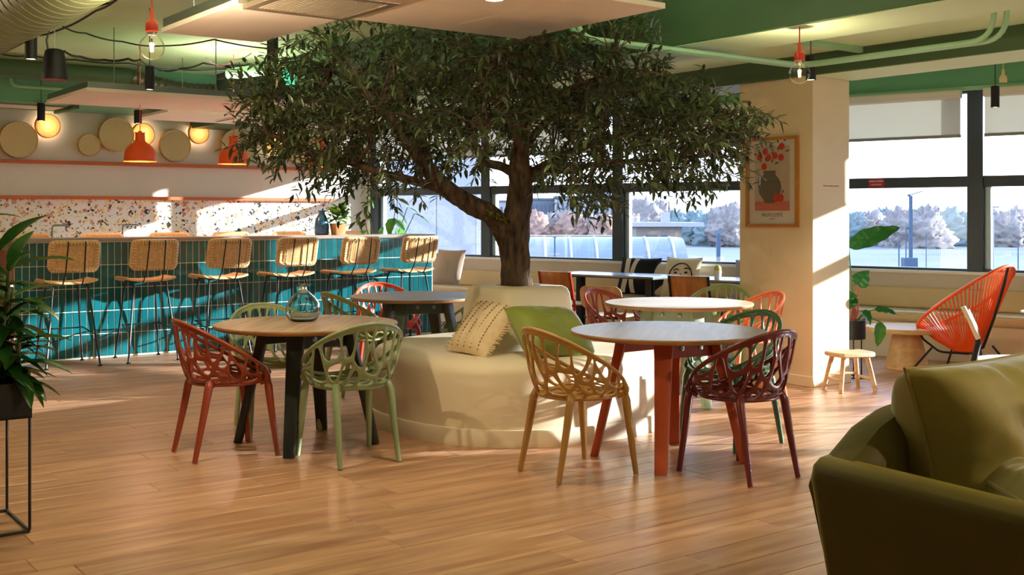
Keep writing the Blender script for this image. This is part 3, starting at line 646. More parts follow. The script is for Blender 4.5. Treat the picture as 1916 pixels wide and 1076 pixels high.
# recessed downlights in the rafts (and in the ceiling of the room this side of the frame)
def downlight(lab, x, y, z, e=40):
    t = thing('downlight', lab, 'lamp', gp(x, y, z), AR)
    mb = MB(); mb.lathe([(0.045, 0), (0.055, 0), (0.057, 0.006), (0.045, 0.006)], 28, cap=False); ob('ring', mb, WHITE, parent=t)
    mb = MB(); mb.lathe([(0.045, 0.002), (0.045, 0.006)], 24); ob('lens', mb, emis('downlight_lens', (255, 238, 212), 10), parent=t)
    light('downlight_light', 'SPOT', (0,0,-0.02), e, (1, .80, .54), t, 0.05, angle=2.3, blend=0.9)
P = px(925, 0, (2.494-EYE)*FPX/403); gx, gy = w2g(P.x, P.y); downlight('round white downlight set in the large ceiling panel', gx, gy, 2.494, 30)
# ------------------------------------------------------------------ DUCTS, PIPES, CABLES
t = thing('ventilation_duct', 'large ribbed green spiral duct in the top left corner', 'duct', gp(1.70, 2.5, 2.74), AR)
mb = MB(); mb.tube([(0, 0, 0), (0, 6.8, 0)], 0.25, 40); ob('duct_body', mb, mat('olive_duct_paint', (132, 142, 104), .5), parent=t, ang=60)
for i in range(52):
    pts = [(0.252*cos(a), 0.13*i+0.06*a/(2*pi), 0.252*sin(a)) for a in [2*pi*j/28 for j in range(28)]]
    mb = MB(); mb.tube(pts, 0.004, 4, closed=True); ob('duct_rib', mb, M['olive_duct_paint'], parent=t)
t = thing('ventilation_duct', 'slim green round duct running along the bulkhead above the bar', 'duct', gp(-3, 12.85, 2.95), AR)
mb = MB(); mb.tube([(0,0,0), (7.1,0,0)], 0.10, 28); ob('duct_body', mb, GREEN_DARK, parent=t, ang=60)
t = thing('flexible_duct', 'crinkled silver flexible duct at the end of the slim green duct', 'duct', gp(4.1, 12.85, 2.95), AR)
pts = [(i*0.035, -0.02*i*0.35, -0.004*i-0.06*sin(i/30*pi)) for i in range(31)]
mb = MB(); mb.tube(pts, [0.095+0.012*(i % 2) for i in range(31)], 18); ob('duct_body', mb, mat('crinkled_foil', (120, 118, 108), 0.3, 0.8, bump=0.5, bscale=50), parent=t)
t = thing('fan_coil_unit', 'grey metal fan coil box above the left ceiling panel', 'air conditioner', gp(5.05, 12.0, 2.70), AR)
mb = MB(); mb.box(0, 1.5, 0, 0.7, 0, 0.34); ob('housing', mb, mat('dull_grey_steel', (70, 78, 74), 0.7), parent=t, bevel=0.006)
mb = MB(); mb.box(0.2, 0.5, -0.02, 0, 0.1, 0.2); ob('control_box', mb, GREEN_DARK, parent=t)
def pipe(name, lab, pts, r, m=GREEN_PIPE, cat='pipe', n=12):
    P0 = Vector(pts[0]); mb = MB(); mb.tube([Vector(p)-P0 for p in pts], r, n); o = ob(name, mb, m, loc=P0, ang=60); tag(o, lab, cat); return o
def bend(pts, r=0.12, n=5):
    P = [Vector(p) for p in pts]; out = [P[0]]
    for i in range(1, len(P)-1):
        a = P[i]+(P[i-1]-P[i]).normalized()*r; c = P[i]+(P[i+1]-P[i]).normalized()*r
        for k in range(n+1): s = k/n; out.append(a.lerp(P[i], s).lerp(P[i].lerp(c, s), s))
    out.append(P[-1]); return out
zp = 2.44
def onz(u, v, z): Y = (z-EYE)*FPX/(HY-v); return px(u, v, Y)
for dz, lab in ((0, 'upper green pipe bending along the ceiling beam by the column'), (1, 'lower green pipe bending along the ceiling beam by the column')):
    yo = 5.30-dz*0.06; x1 = 6.52-dz*.06
    zz = 2.46
    pipe('ceiling_pipe', lab, bend([gp(4.36, yo, 3.08), gp(4.36, yo, zz), gp(x1, yo, zz), gp(x1, 3.72+dz*0.05, zz), gp(x1, 3.72+dz*0.05, 2.66)], 0.16, 7), 0.017)
pipe('ceiling_pipe', 'green pipe dropping along the bulkhead above the first wall lamps', bend([gp(2.9, 13.15, 3.05), gp(2.9, 13.15, 2.80), gp(4.4, 13.15, 2.80)], 0.08), 0.020)
pipe('ceiling_pipe', 'thick green pipe slanting up behind the left olive branches', bend([gp(4.6, 11.2, 2.86), gp(5.2, 10.2, 2.92), gp(6.4, 8.4, 3.0)], 0.3), 0.06)
CABLE = mat('black_cable', (22, 20, 18), 0.5)
cabs = [([(0,68),(60,66),(105,58),(180,20),(225,-6)], 'black cable tray run crossing the top left ceiling', .009, 2.98), ([(118,50),(160,62),(230,78),(300,86),(400,74),(520,92)], 'sagging black cable behind the left globe bulb', .007, 2.95),
 ([(0,101),(60,104),(140,112),(240,118),(330,130),(470,128)], 'long black cable running over the bar ceiling', .007, 2.90), ([(120,96),(150,106),(195,112),(240,110),(262,112)], 'thick black cable bundle right of the speaker', .012, 2.92),
 ([(262,112),(300,132),(340,128),(380,118),(440,122)], 'black cable bundle near the fan coil box', .010, 2.92), ([(118,-4),(150,10),(200,6),(220,-4)], 'black cable loop at the top left edge', .009, 3.0),
 ([(385,108),(410,122),(440,112),(470,100)], 'thin red wire above the fan coil box', .005, 2.9)]
for c, lab, r, z in cabs:
    pts = [onz(u, v, z) for u, v in c]
    sm = []
    for i in range(len(pts)-1):
        for k in range(5): s = k/5; p = pts[i].lerp(pts[i+1], s); p.z -= 0.015*sin(pi*s); sm.append(p)
    sm.append(pts[-1]); pipe('ceiling_cable', lab, sm, r, CABLE if 'red' not in lab else mat('red_wire', (150, 40, 30), .5), 'cable', 6)
for (u, v, w_) in ((25, 205, 0.55), ):
    t = thing('ceiling_grille', 'flat white return air grille in the soffit at the left end of the bar wall', 'vent', gp(2.55, 13.45, 2.625), AR)
    mb = MB(); mb.box(0, 1.0, 0, 0.45, 0, 0.014); ob('frame', mb, STEEL, parent=t); mb = MB(); mb.box(0.03, .97, 0.03, .42, -0.004, 0); ob('louvre', mb, RAFT, parent=t)
P = px(537, 158, 8.9); t = thing('exit_sign', 'small glowing green exit sign half hidden in the olive leaves', 'sign', P, 0)
mb = MB(); mb.box(-.055, .055, -.03, .03, 0, .115); ob('box', mb, emis('exit_green', (60, 190, 140), 1.2), parent=t, bevel=.006)
mb = MB(); mb.tube([(0,0,.115), (0,0,CEIL_L-P.z)], .006, 6); ob('bracket', mb, STEEL, parent=t)
P = px(440, 88, 8.2); t = thing('smoke_detector', 'small ceiling detector with a red tag above the bar', 'detector', (P.x, P.y, CEIL_L-0.05))
mb = MB(); mb.lathe([(0.03, 0), (0.05, 0.015), (0.05, 0.05)], 20); ob('body', mb, WHITE, parent=t)
mb = MB(); mb.box(-.02, .02, -.004, .004, -.14, 0.0); ob('red_tag', mb, mat('red_tag', (190, 44, 28), .6), parent=t)
# ------------------------------------------------------------------ LATTICE CHAIRS
def shell_map(q, off=0.0):
    t = min(1.0, sqrt(q[0]**2+q[1]**2)); th = atan2(q[1], q[0]); c, s = cos(th), sin(th)
    E = Vector((0.005+0.205*c, 0.205*s, 0.428)); rx = -0.025+0.272*c
    Rm = Vector((rx, 0.278*s*(1-0.06*(c < 0)*c*c), 0.452+(0.247-rx)*0.615))
    if t < 0.46: k = t/0.46; return Vector((0.005*k+0.205*c*k, 0.205*s*k, 0.412+0.016*k*k))
    k = (t-0.46)/0.54; K = E+Vector((c, s, 0))*0.05+Vector((0, 0, 0.12*(Rm.z-E.z)))
    return E*(1-k)**2+K*2*k*(1-k)+Rm*k*k
def chair_shell():
    rr = random.Random(21); pts = []
    N = 60
    for i in range(N):
        r = sqrt((i+0.5)/N)*0.985; a = i*2.399963+rr.uniform(-.32, .32); r += rr.uniform(-.035, .035); pts.append((r*cos(a), r*sin(a)))
    circ = [(cos(2*pi*i/44), sin(2*pi*i/44)) for i in range(44)]
    mb = MB(); key = {}
    def V(p):
        k = (round(p[0], 4), round(p[1], 4))
        if k not in key: key[k] = len(mb.v); mb.v.append(tuple(shell_map(p)))
        return key[k]
    for i, p in enumerate(pts):
        cell = circ; t0 = sqrt(p[0]**2+p[1]**2); hw = 0.0185 if t0 > .46 else 0.024
        inn = [(x*0.975, y*0.975) for x, y in circ]
        for j, o in enumerate(pts):
            if j == i: continue
            dx, dy = o[0]-p[0], o[1]-p[1]; L = sqrt(dx*dx+dy*dy)
            if L > 0.75: continue
            nx, ny = dx/L, dy/L; d = nx*(p[0]+o[0])/2+ny*(p[1]+o[1])/2
            cell = clip(cell, nx, ny, d); inn = clip(inn, nx, ny, d-hw) if inn else inn
        outp = []
        for k in range(len(cell)):
            a, c = cell[k], cell[(k+1) % len(cell)]; L = sqrt((a[0]-c[0])**2+(a[1]-c[1])**2)
            if L < 1e-5: continue
            n = 4 if L > 0.06 else 2
            outp += [(a[0]+(c[0]-a[0])*s/n, a[1]+(c[1]-a[1])*s/n) for s in range(n)]
        ok = inn and len(inn) >= 3
        if ok:
            for _ in range(3):
                nn = []
                for k in range(len(inn)):
                    a, c = inn[k], inn[(k+1) % len(inn)]; nn += [(a[0]*.75+c[0]*.25, a[1]*.75+c[1]*.25), (a[0]*.25+c[0]*.75, a[1]*.25+c[1]*.75)]
                inn = nn
            ix = sum(x for x, y in inn)/len(inn); iy = sum(y for x, y in inn)/len(inn)
            area = 0.5*abs(sum(inn[k][0]*inn[k-1][1]-inn[k-1][0]*inn[k][1] for k in range(len(inn))))
            ok = area > 0.0012
        if not ok:
            mb.f.append(tuple(V(q) for q in outp)); continue
        ring = []
        for q in outp:
            dx, dy = q[0]-ix, q[1]-iy; best = 0.9
            for k in range(len(inn)):
                a, c = inn[k], inn[(k+1) % len(inn)]; ex, ey = c[0]-a[0], c[1]-a[1]; den = dx*ey-dy*ex
                if abs(den) < 1e-9: continue
                s = ((a[0]-ix)*ey-(a[1]-iy)*ex)/den; w = ((a[0]-ix)*dy-(a[1]-iy)*dx)/den
                if s > 0 and -1e-6 <= w <= 1+1e-6: best = min(s, 0.97); break
            ring.append((ix+dx*best, iy+dy*best))
        n = len(outp); oi = [V(q) for q in outp]; ii = [V(q) for q in ring]
        for k in range(n):
            f = (oi[k], oi[(k+1) % n], ii[(k+1) % n], ii[k])
            if len(set(f)) == 4: mb.f.append(f)
    return mb
shell_me = chair_shell().mesh('lattice_shell', True, 60)
rim_mb = MB(); rim_mb.tube([shell_map((cos(2*pi*i/56), sin(2*pi*i/56))) for i in range(56)], 0.0105, 8, closed=True); rim_me = rim_mb.mesh('rim', True, 60)
sr = MB(); sr.tube([(0.005+0.205*cos(2*pi*i/40), 0.205*sin(2*pi*i/40), 0.424) for i in range(40)], 0.011, 8, closed=True); ring_me = sr.mesh('seat_ring', True, 60)
leg_mes = []
for (tx, ty, fx, fy) in ((.165, .175, .225, .228), (.165, -.175, .225, -.228), (-.14, .145, -.245, .18), (-.14, -.145, -.245, -.18)):
    l = MB(); sg = 1 if ty > 0 else -1
    zt = 0.475 if tx < 0 else 0.47
    k_ = Vector((tx*1.22 if tx < 0 else tx*1.18, ty*1.12, zt))
    l.tube([(tx*.9, ty*.92, 0.424), (tx*1.08, ty*1.08, 0.436), (tx+(fx-tx)*.22, ty+(fy-ty)*.3+sg*.012, 0.40), (tx+(fx-tx)*.5, ty+(fy-ty)*.55+sg*.006, 0.25), (fx, fy, 0.004)], [0.022, 0.025, 0.0235, 0.0195, 0.0145], 12)
    if tx > 0: l.tube([(tx*1.08, ty*1.08, 0.43), (tx*1.0, ty*1.28, 0.46), tuple(shell_map((cos(0.86), sg*sin(0.86))))], [0.02, 0.016, 0.010], 8)
    leg_mes.append(l.mesh('leg', True, 60))
for me in [shell_me, rim_me, ring_me]+leg_mes: me.materials.append(None)
def lattice_chair(rgb, lab, loc, ang, name='lattice_chair'):
    m = mat('chair_plastic_%d_%d_%d' % rgb, rgb, 0.38, coat=0.15)
    t = thing(name, lab, 'chair', (loc[0], loc[1], 0), ang, 'lattice chairs at the round tables')
    def pt(n, me):
        o = bpy.data.objects.new(n, me); COL.objects.link(o); o.parent = t; o.material_slots[0].link = 'OBJECT'; o.material_slots[0].material = m; return o
    s = pt('lattice_shell', shell_me); md = s.modifiers.new('solid', 'SOLIDIFY'); md.thickness = 0.011; md.offset = 0; md.use_even_offset = False
    bv = s.modifiers.new('bevel', 'BEVEL'); bv.width = 0.0035; bv.segments = 1; bv.limit_method = 'ANGLE'; bv.angle_limit = radians(50)
    pt('rim', rim_me); pt('seat_ring', ring_me)
    for me in leg_mes: pt('leg', me)
    return t
D = radians
TERRA, SAGE, PALE, OLIVE, CORAL, MUST, BURG, FOREST, ORNG = (158, 68, 44), (142, 160, 122), (178, 190, 140), (128, 132, 78), (214, 86, 58), (176, 132, 66), (104, 30, 32), (58, 92, 58), (226, 120, 78)
lattice_chair(TERRA, 'terracotta red lattice chair at the left of the front left table', (-1.663, 6.52), D(34.7))
lattice_chair(SAGE, 'sage green lattice chair seen from behind at the front left table', (-.917, 6.383), D(123.7))
lattice_chair(PALE, 'pale green lattice chair on the far side of the front left table', (-1.54, 7.27), D(-59.7))
lattice_chair(OLIVE, 'olive green lattice chair left of the back table with grey legs', (-1.19, 8.78), D(36))
lattice_chair(CORAL, 'coral red lattice chair between the back left table and the bar', (-1.06, 9.62), D(-62))
lattice_chair(PALE, 'glossy pale green lattice chair half hidden behind the cream cushion', (-.33, 9.16), D(195))
lattice_chair(MUST, 'mustard tan lattice chair at the left of the front right table', (.347, 6.036), D(33))
lattice_chair(BURG, 'dark burgundy lattice chair in front of the orange-legged table', (1.215, 5.99), D(125))
lattice_chair(FOREST, 'dark green lattice chair at the far right of the orange-legged table', (1.33, 6.79), D(217))
lattice_chair(ORNG, 'orange lattice chair at the right of the back right table', (1.79, 8.62), D(200))
lattice_chair((160, 182, 122), 'light green lattice chair behind the back right table near the column', (1.70, 9.33), D(243))
lattice_chair((178, 78, 58), 'brick red lattice chair left of the back right table', (.86, 8.78), D(-42))
# ------------------------------------------------------------------ ROUND TABLES
def round_table(lab, c, ang, frame_rgb, top_m, edge_m):
    t = thing('round_table', lab, 'table', (c[0], c[1], 0), ang, 'round tables'); H = 0.73
    fm = mat('table_frame_%d_%d_%d' % frame_rgb, frame_rgb, 0.45)
    mb = MB(); mb.lathe([(0.535, H-0.027), (0.546, H-0.022), (0.552, H-0.008), (0.551, H-0.003), (0.548, H-0.002)], 72, cap=True); ob('edge', mb, edge_m, parent=t, ang=50)
    mb = MB(); mb.lathe([(0.549, H-0.004), (0.548, H), (0.001, H)], 72); ob('top', mb, top_m, parent=t, ang=30)
    feet = [(0.42*cos(a), 0.42*sin(a)) for a in (0, pi/2, pi, 3*pi/2)]
    for (x, y) in feet:
        k = 0.62; tx, ty = x*k, y*k; dirv = Vector((x, y, 0)).normalized(); sd = Vector((-dirv.y, dirv.x, 0))
        rings = []
        for z, s, w_, d_ in ((0.004, 1.0, 0.034, 0.022), (0.35, 1-(1-k)*.5, 0.042, 0.025), (0.60, k+.04, 0.049, 0.028), (0.70, k, 0.055, 0.028)):
            c0 = Vector((x*s, y*s, z)); pr = rrect(w_*2, d_*2, 0.012, 2); rings.append([tuple(c0+sd*p[0]+dirv*p[1]) for p in pr])
        mb = MB(); mb.loft(rings); ob('leg', mb, fm, parent=t, ang=40)
    for a, c_ in ((0, 1), (2, 3)):
        p0 = Vector((feet[a][0]*.63, feet[a][1]*.63, .652)); p1 = Vector((feet[c_][0]*.63, feet[c_][1]*.63, .648))
        mb = MB(); mb.bar(p0, p1, 0.022, 0.105); rail = ob('apron', mb, fm, parent=t, bevel=.004)
        d_ = (p1-p0); nrm = Vector((d_.y, -d_.x, 0)).normalized()
        if nrm.dot((p0+p1)/2) < 0: nrm = -nrm
        for s in (0.32, 0.68):
            q = p0+d_*s+nrm*0.0115; m4 = Matrix.Translation(q) @ nrm.to_track_quat('Z', 'Y').to_matrix().to_4x4()
            mb = MB(); mb.lathe([(0.017, 0), (0.017, 0.003), (0.014, 0.005), (0.004, 0.005)], 16, m4); ob('bolt', mb, STEEL, parent=rail)
    mb = MB(); mb.box(-.3, .3, -.03, .03, .69, .703); mb.box(-.03, .03, -.3, .3, .69, .703); ob('support', mb, fm, parent=t)
    return t
round_table('round oak-topped table with black legs at the front left, glass vase on top', (-1.245, 6.80), D(-93), (38, 44, 42), OAK_TOP, OAK_EDGE)
round_table('round grey-topped table with orange-red legs at the front right', (.884, 6.36), D(-103), (186, 84, 50), OAK_GREY, OAK_EDGE)
round_table('round pale table with dark grey-green legs at the back left by the bar', (-.76, 9.1), D(-113), (86, 96, 86), OAK_GREY, OAK_EDGE)
round_table('round pale table with sage green legs at the back right', (1.248, 8.4), D(-160), (150, 172, 140), woodmat('pale_oak_top', (190, 164, 134), (222, 200, 172), (1, 10, 10), .42, .04), OAK_EDGE)
# ------------------------------------------------------------------ TREE SEAT (planter)
PC = (0.039, 7.69)
SEATP = mat('off_white_seat_paint', (230, 216, 188), 0.5, vary=0.02, vscale=2, bump=0.02, bscale=10)
ts = thing('tree_seat', 'round off-white plastered seat with square planter tower around the olive tree', 'seat', (PC[0], PC[1], 0), AR)
def sq_ring(rad, z, e=2.35, n=72, gx=1.0):
    out = []
    for i in range(n):
        a = 2*pi*i/n; c, s = cos(a), sin(a); k = (abs(c)**e+abs(s)**e)**(-1/e); out.append((rad*k*c, rad*k*s, z))
    return out
mb = MB(); mb.loft([sq_ring(.965, .10), sq_ring(.957, .3), sq_ring(.947, .42), sq_ring(.938, .455), sq_ring(.915, .485), sq_ring(.875, .503), sq_ring(.81, .508), sq_ring(.3, .508)], cap=True); ob('seat', mb, SEATP, parent=ts, ang=50)
mb = MB(); mb.loft([sq_ring(.985, 0), sq_ring(.985, .095), sq_ring(.980, .102), sq_ring(.90, .102)], cap=True); ob('plinth', mb, SEATP, parent=ts, ang=40)
def rs(h, z, r=.085): return [(x, y, z) for x, y in rrect(2*h, 2*h, min(r, h*.9), 6)]
mb = MB(); mb.loft([rs(.40, .50, .13), rs(.345, .53, .12), rs(.315, .58, .105), rs(.298, .68, .095), rs(.286, .80, .09), rs(.279, .855, .09), rs(.268, .885, .09), rs(.245, .90, .08), rs(.15, .903, .06), rs(.13, .903, .06), rs(.125, .87, .06)], cap=False); ob('planter_tower', mb, SEATP, parent=ts, ang=50)
mb = MB(); mb.loft([rs(.128, .872, .06), rs(.01, .885, .005)]); ob('soil', mb, mat('dark_soil', (48, 36, 26), .95, bump=.8, bscale=30), parent=ts)
# ------------------------------------------------------------------ OLIVE TREE
BARK = mat('olive_bark', (84, 66, 50), 0.9, vary=0.75, vscale=9, bump=1.0, bscale=16, stretch=(3, 3, 0.9))
BARK.node_tree.nodes['Bump'].inputs['Distance'].default_value = 0.03
YT = 7.69
TX = PC[0]
tree = thing('olive_tree', 'indoor olive tree with thick twisted trunk and broad dark leafy crown', 'tree', (PC[0], PC[1], 0.885))
def tp(u, v, dy=0.0): p = px(u, v, YT+dy); return p-Vector((PC[0], PC[1], 0.885))
def smooth_path(pts, rad, n=5):
    P = [Vector(p) for p in pts]; out = []; ro = []
    for i in range(len(P)-1):
        p0, p1, p2, p3 = P[max(i-1, 0)], P[i], P[i+1], P[min(i+2, len(P)-1)]
        for k in range(n):
            s = k/n
            out.append(0.5*((2*p1)+(p2-p0)*s+(2*p0-5*p1+4*p2-p3)*s*s+(3*p1-p0-3*p2+p3)*s**3)); ro.append(rad[i]+(rad[i+1]-rad[i])*s)
    out.append(P[-1]); ro.append(rad[-1]); return out, ro
pxm = YT/FPX
SK = []
def limb(pts, rpx, n=14, rough=0.10):
    pts, rad = smooth_path(pts, [r*pxm for r in rpx], 6)
    mb = MB(); mb.tube(pts, rad, n)
    for i, v in enumerate(mb.v):
        v = Vector(v); c = pts[min(i//n, len(pts)-1)]; d = v-c; nz = noise.noise(Vector((v.x*9, v.y*9, v.z*3)))*.8+noise.noise(Vector((v.x*30+4, v.y*30, v.z*5)))*0.6+abs(noise.noise(Vector((v.x*60+4, v.y*60, v.z*8))))*-.5
        mb.v[i] = tuple(c+d*(1+rough*nz*1.6))
    for p, r in zip(pts, rad): SK.append((p, r))
    return mb
tr = limb([tp(968, 548), tp(968, 530), tp(966, 500), tp(964, 470), tp(962, 445), tp(964, 415), tp(970, 380), tp(975, 345), tp(971, 312), tp(974, 275, -.02), tp(985, 225, -.05), tp(996, 170, -.05), tp(1006, 110, -.05), tp(1010, 60, -.05)], [31, 30, 29, 28.5, 30, 27, 24, 22, 19, 15, 12, 8.5, 6, 4], 40, 0.17)
SK = [s for s in SK if s[0].z > 0.55]
ob('trunk', tr, BARK, parent=tree, ang=60)
limbs = [
 ([tp(952, 452), tp(938, 425, -.02), tp(915, 400, -.05), tp(875, 380, -.10), tp(838, 355, -.16), tp(805, 322, -.2), tp(775, 282, -.2), tp(745, 240, -.2), tp(712, 200, -.2), tp(672, 165, -.2), tp(620, 130, -.2)], [22, 22, 20, 18.5, 17, 15, 13, 11, 9, 6, 4]),
 ([tp(800, 318, -.2), tp(788, 270, -.1), tp(765, 222, .0), tp(748, 175, .1), tp(735, 110, .15)], [13, 13, 12, 8, 4]),
 ([tp(838, 357, -.16), tp(780, 340, -.25), tp(720, 325, -.35), tp(640, 300, -.4), tp(560, 275, -.4), tp(500, 250, -.4)], [9, 8, 7, 5.5, 4, 2.5]),
 ([tp(972, 345), tp(1000, 325, .05), tp(1025, 312, .08), tp(1055, 292, .1), tp(1110, 268, .12), tp(1180, 250, .12), tp(1260, 232, .1), tp(1340, 212, .1)], [13, 14, 12, 9, 7, 5.5, 4, 2.5]),
 ([tp(1000, 326), tp(1060, 318, -.15), tp(1130, 305, -.25), tp(1220, 300, -.3), tp(1320, 292, -.3)], [7, 6, 5, 4, 2.5]),
 ([tp(972, 330), tp(940, 312, .1), tp(905, 300, .2), tp(880, 250, .35), tp(870, 180, .45)], [11, 9, 8, 6, 4]),
 ([tp(974, 290), tp(1010, 240, .25), tp(1070, 190, .5), tp(1130, 150, .6)], [9, 8, 6, 4]),
 ([tp(974, 280), tp(955, 230, -.3), tp(930, 190, -.6), tp(900, 160, -.8)], [8, 7, 5, 3]),
 ([tp(985, 225), tp(1040, 180, -.3), tp(1110, 150, -.55), tp(1190, 130, -.6)], [8, 6, 5, 3])]
for pts, r in limbs: ob('limb', limb(pts, r, 12, .09), BARK, parent=tree, ang=60)
ms = MB()
for i in range(150):
    s = RN.random(); p = tp(905+45*s, 391+22*s+RN.uniform(-4, 6), -.12+RN.uniform(-.02, .1)); ms.ball(p, RN.uniform(.006, .012), 4)
ob('moss', ms, mat('moss', (96, 98, 34), .95, vary=.3, vscale=50), parent=tree, kind='stuff')
# crown envelope, in metres about the trunk: lower and upper height by direction
rt = random.Random(31)
def crown_low(u):
    tab = [(430, 215), (455, 265), (520, 300), (570, 325), (640, 350), (690, 385), (750, 365), (800, 338), (880, 318), (950, 300), (1010, 330), (1060, 372), (1110, 392), (1180, 362), (1260, 350), (1320, 345), (1365, 330), (1385, 255), (1420, 215)]
    for (a, va), (c, vc) in zip(tab, tab[1:]):
        if a <= u <= c: return va+(vc-va)*(u-a)/(c-a)
    return 200
def raft_over(X, Y):
    gx, gy = w2g(X, Y); return 2.2 < gx < 4.45 and gy < 6.95 and not (gx > 3.1 and gy > 5.85)
twigs = []
tries = 0
while len(twigs) < 1250 and tries < 60000:
    tries += 1
    a = rt.uniform(0, 2*pi); rr_ = sqrt(rt.random())*1.0
    X = TX-0.06+(1.82 if cos(a) < 0 else 1.70)*rr_*cos(a); Y = YT+1.25*rr_*sin(a); u = CX+FPX*X/Y
    zlo = EYE+(HY-crown_low(u))*Y/FPX+0.04*(1-rr_)
    ztop = 2.86-0.35*rr_**2-0.5*max(0, abs(X-TX+0.06)/1.82-0.55)
    if raft_over(X, Y): ztop = min(ztop, 2.44)
    if X > 0.75: ztop = min(ztop, 2.46-0.45*(X-0.75))
    if zlo > ztop-0.05: continue
    z = zlo+(ztop-zlo)*rt.random()**0.9
    # hollow below the fork so that trunk and limbs stay visible
    v = HY-(z-EYE)*FPX/Y
    if abs(u-968) < 55 and v > 235 and Y < YT+.1: continue
    if Y < YT-.05 and 700 < u < 880 and v > 215 and abs((v-300)-(u-800)*0.85) < 55 and rt.random() < .85: continue
    twigs.append(Vector((X-PC[0], Y-PC[1], z-0.885)))
# secondary branches
sec = []
sec_mb = MB()
main = [p for p, r in SK if p.z > .45]
for i in range(110):
    q = rt.choice(twigs); n0 = min(main, key=lambda p: (p-q).length); d = q-n0
    if d.length < .12: continue
    m1 = n0+d*.4+Vector((rt.uniform(-.06, .06), rt.uniform(-.06, .06), rt.uniform(-.04, .1)))*d.length*1.2; m2 = n0+d*.75+Vector((rt.uniform(-.05, .05), rt.uniform(-.05, .05), rt.uniform(-.02, .06)))*d.length
    pts, rad = smooth_path([n0, m1, m2, q], [.012, .009, .006, .003], 4); sec_mb.tube(pts, rad, 6); sec += pts
ob('branches', sec_mb, BARK, parent=tree, kind='stuff', ang=60)
allsk = main+sec
LEAFM = leafmat('olive_leaf', (36, 52, 26), (94, 110, 68), 0.22, 0.36)
def leaf_geo(mb, base, d, nrm, L, W):
    d = d.normalized(); s = d.cross(nrm)
    s = s.normalized() if s.length > 1e-5 else d.orthogonal().normalized(); n = s.cross(d)
    c = [base, base+d*L*.35+s*W+n*W*.35, base+d*L*.72+s*W*.75+n*W*.2, base+d*L-n*L*.06, base+d*L*.72-s*W*.75+n*W*.2, base+d*L*.35-s*W+n*W*.35, base+d*L*.35, base+d*L*.72]
    k = len(mb.v); mb.v += [tuple(p) for p in c]
    mb.f += [(k, k+1, k+6), (k+1, k+2, k+7, k+6), (k+2, k+3, k+7), (k+3, k+4, k+7), (k+4, k+5, k+6, k+7), (k+5, k, k+6)]
lv = MB(); tw = MB(); fr = MB(); singles = []
for q in twigs:
    n0 = min(allsk, key=lambda p: (p-q).length_squared)
    d = q-n0; out = Vector((q.x, q.y, 0)); out = out.normalized() if out.length > .01 else Vector((1,0,0))
    dirv = (d.normalized()*.7+out*.55+Vector((rt.uniform(-.7, .7), rt.uniform(-.7, .7), rt.uniform(-.55, .45)))).normalized()
    if d.length > .02 and d.length < 0.5: tw.tube([n0, n0.lerp(q, .5)+Vector((0, 0, .02)), q], [.004, .003, .0022], 4, cap=False)
    L = rt.uniform(.16, .30); droop = rt.uniform(.0, .35); P0 = q-dirv*L*.3; pts = []
    for k in range(6): s = k/5; pts.append(P0+dirv*L*s-Vector((0, 0, droop*L*s*s)))
    for p in pts:
        X, Y = p.x+PC[0], p.y+PC[1]
        if raft_over(X, Y): p.z = min(p.z, 2.46-.885)
        elif p.z > 2.95-.885: p.z = 2.95-.885
    tw.tube(pts, [.0024, .0022, .002, .0018, .0015, .001], 4, cap=False)
    nl = rt.randint(11, 16); ph = rt.random()*6
    for k in range(nl):
        s = (k+.6)/nl; i = min(int(s*5), 4); p = pts[i].lerp(pts[i+1], s*5-i); tdir = (pts[i+1]-pts[i]).normalized(); side = tdir.orthogonal().normalized()
        side = Matrix.Rotation(ph+k*pi/2*1.02+(k % 2)*pi, 3, tdir) @ side
        ld = (tdir*rt.uniform(.5, .9)+side*rt.uniform(.6, 1.0)+Vector((0, 0, rt.uniform(-.25, .15)))); up = Vector((rt.uniform(-.5, .5), rt.uniform(-.5, .5), 1))
        LL = rt.uniform(.058, .094); W = LL*rt.uniform(.14, .18)
        tip = p+ld.normalized()*LL
        if raft_over(tip.x+PC[0], tip.y+PC[1]) and tip.z > 2.485-.885: continue
        if len(singles) < 300 and q.y < -.45 and k % 5 == 2: singles.append((p, ld, up, LL, W))
        else: leaf_geo(lv, p, ld, up, LL, W)
    if rt.random() < .12:
        p = pts[3]-Vector((0, 0, .02)); fr.ball(p, .0095, 6, (1, 1, 1.25))
ob('twigs', tw, BARK, parent=tree, kind='stuff', smooth=False)
ob('foliage', lv, LEAFM, parent=tree, kind='stuff', smooth=False)
ob('olive_fruit', fr, mat('black_olive', (24, 18, 22), .3), parent=tree, kind='stuff')
for (p, ld, up, L, W) in singles:
    mb = MB(); leaf_geo(mb, Vector((0,0,0)), ld, up, L, W); ob('leaf', mb, LEAFM, parent=tree, loc=p, smooth=False)
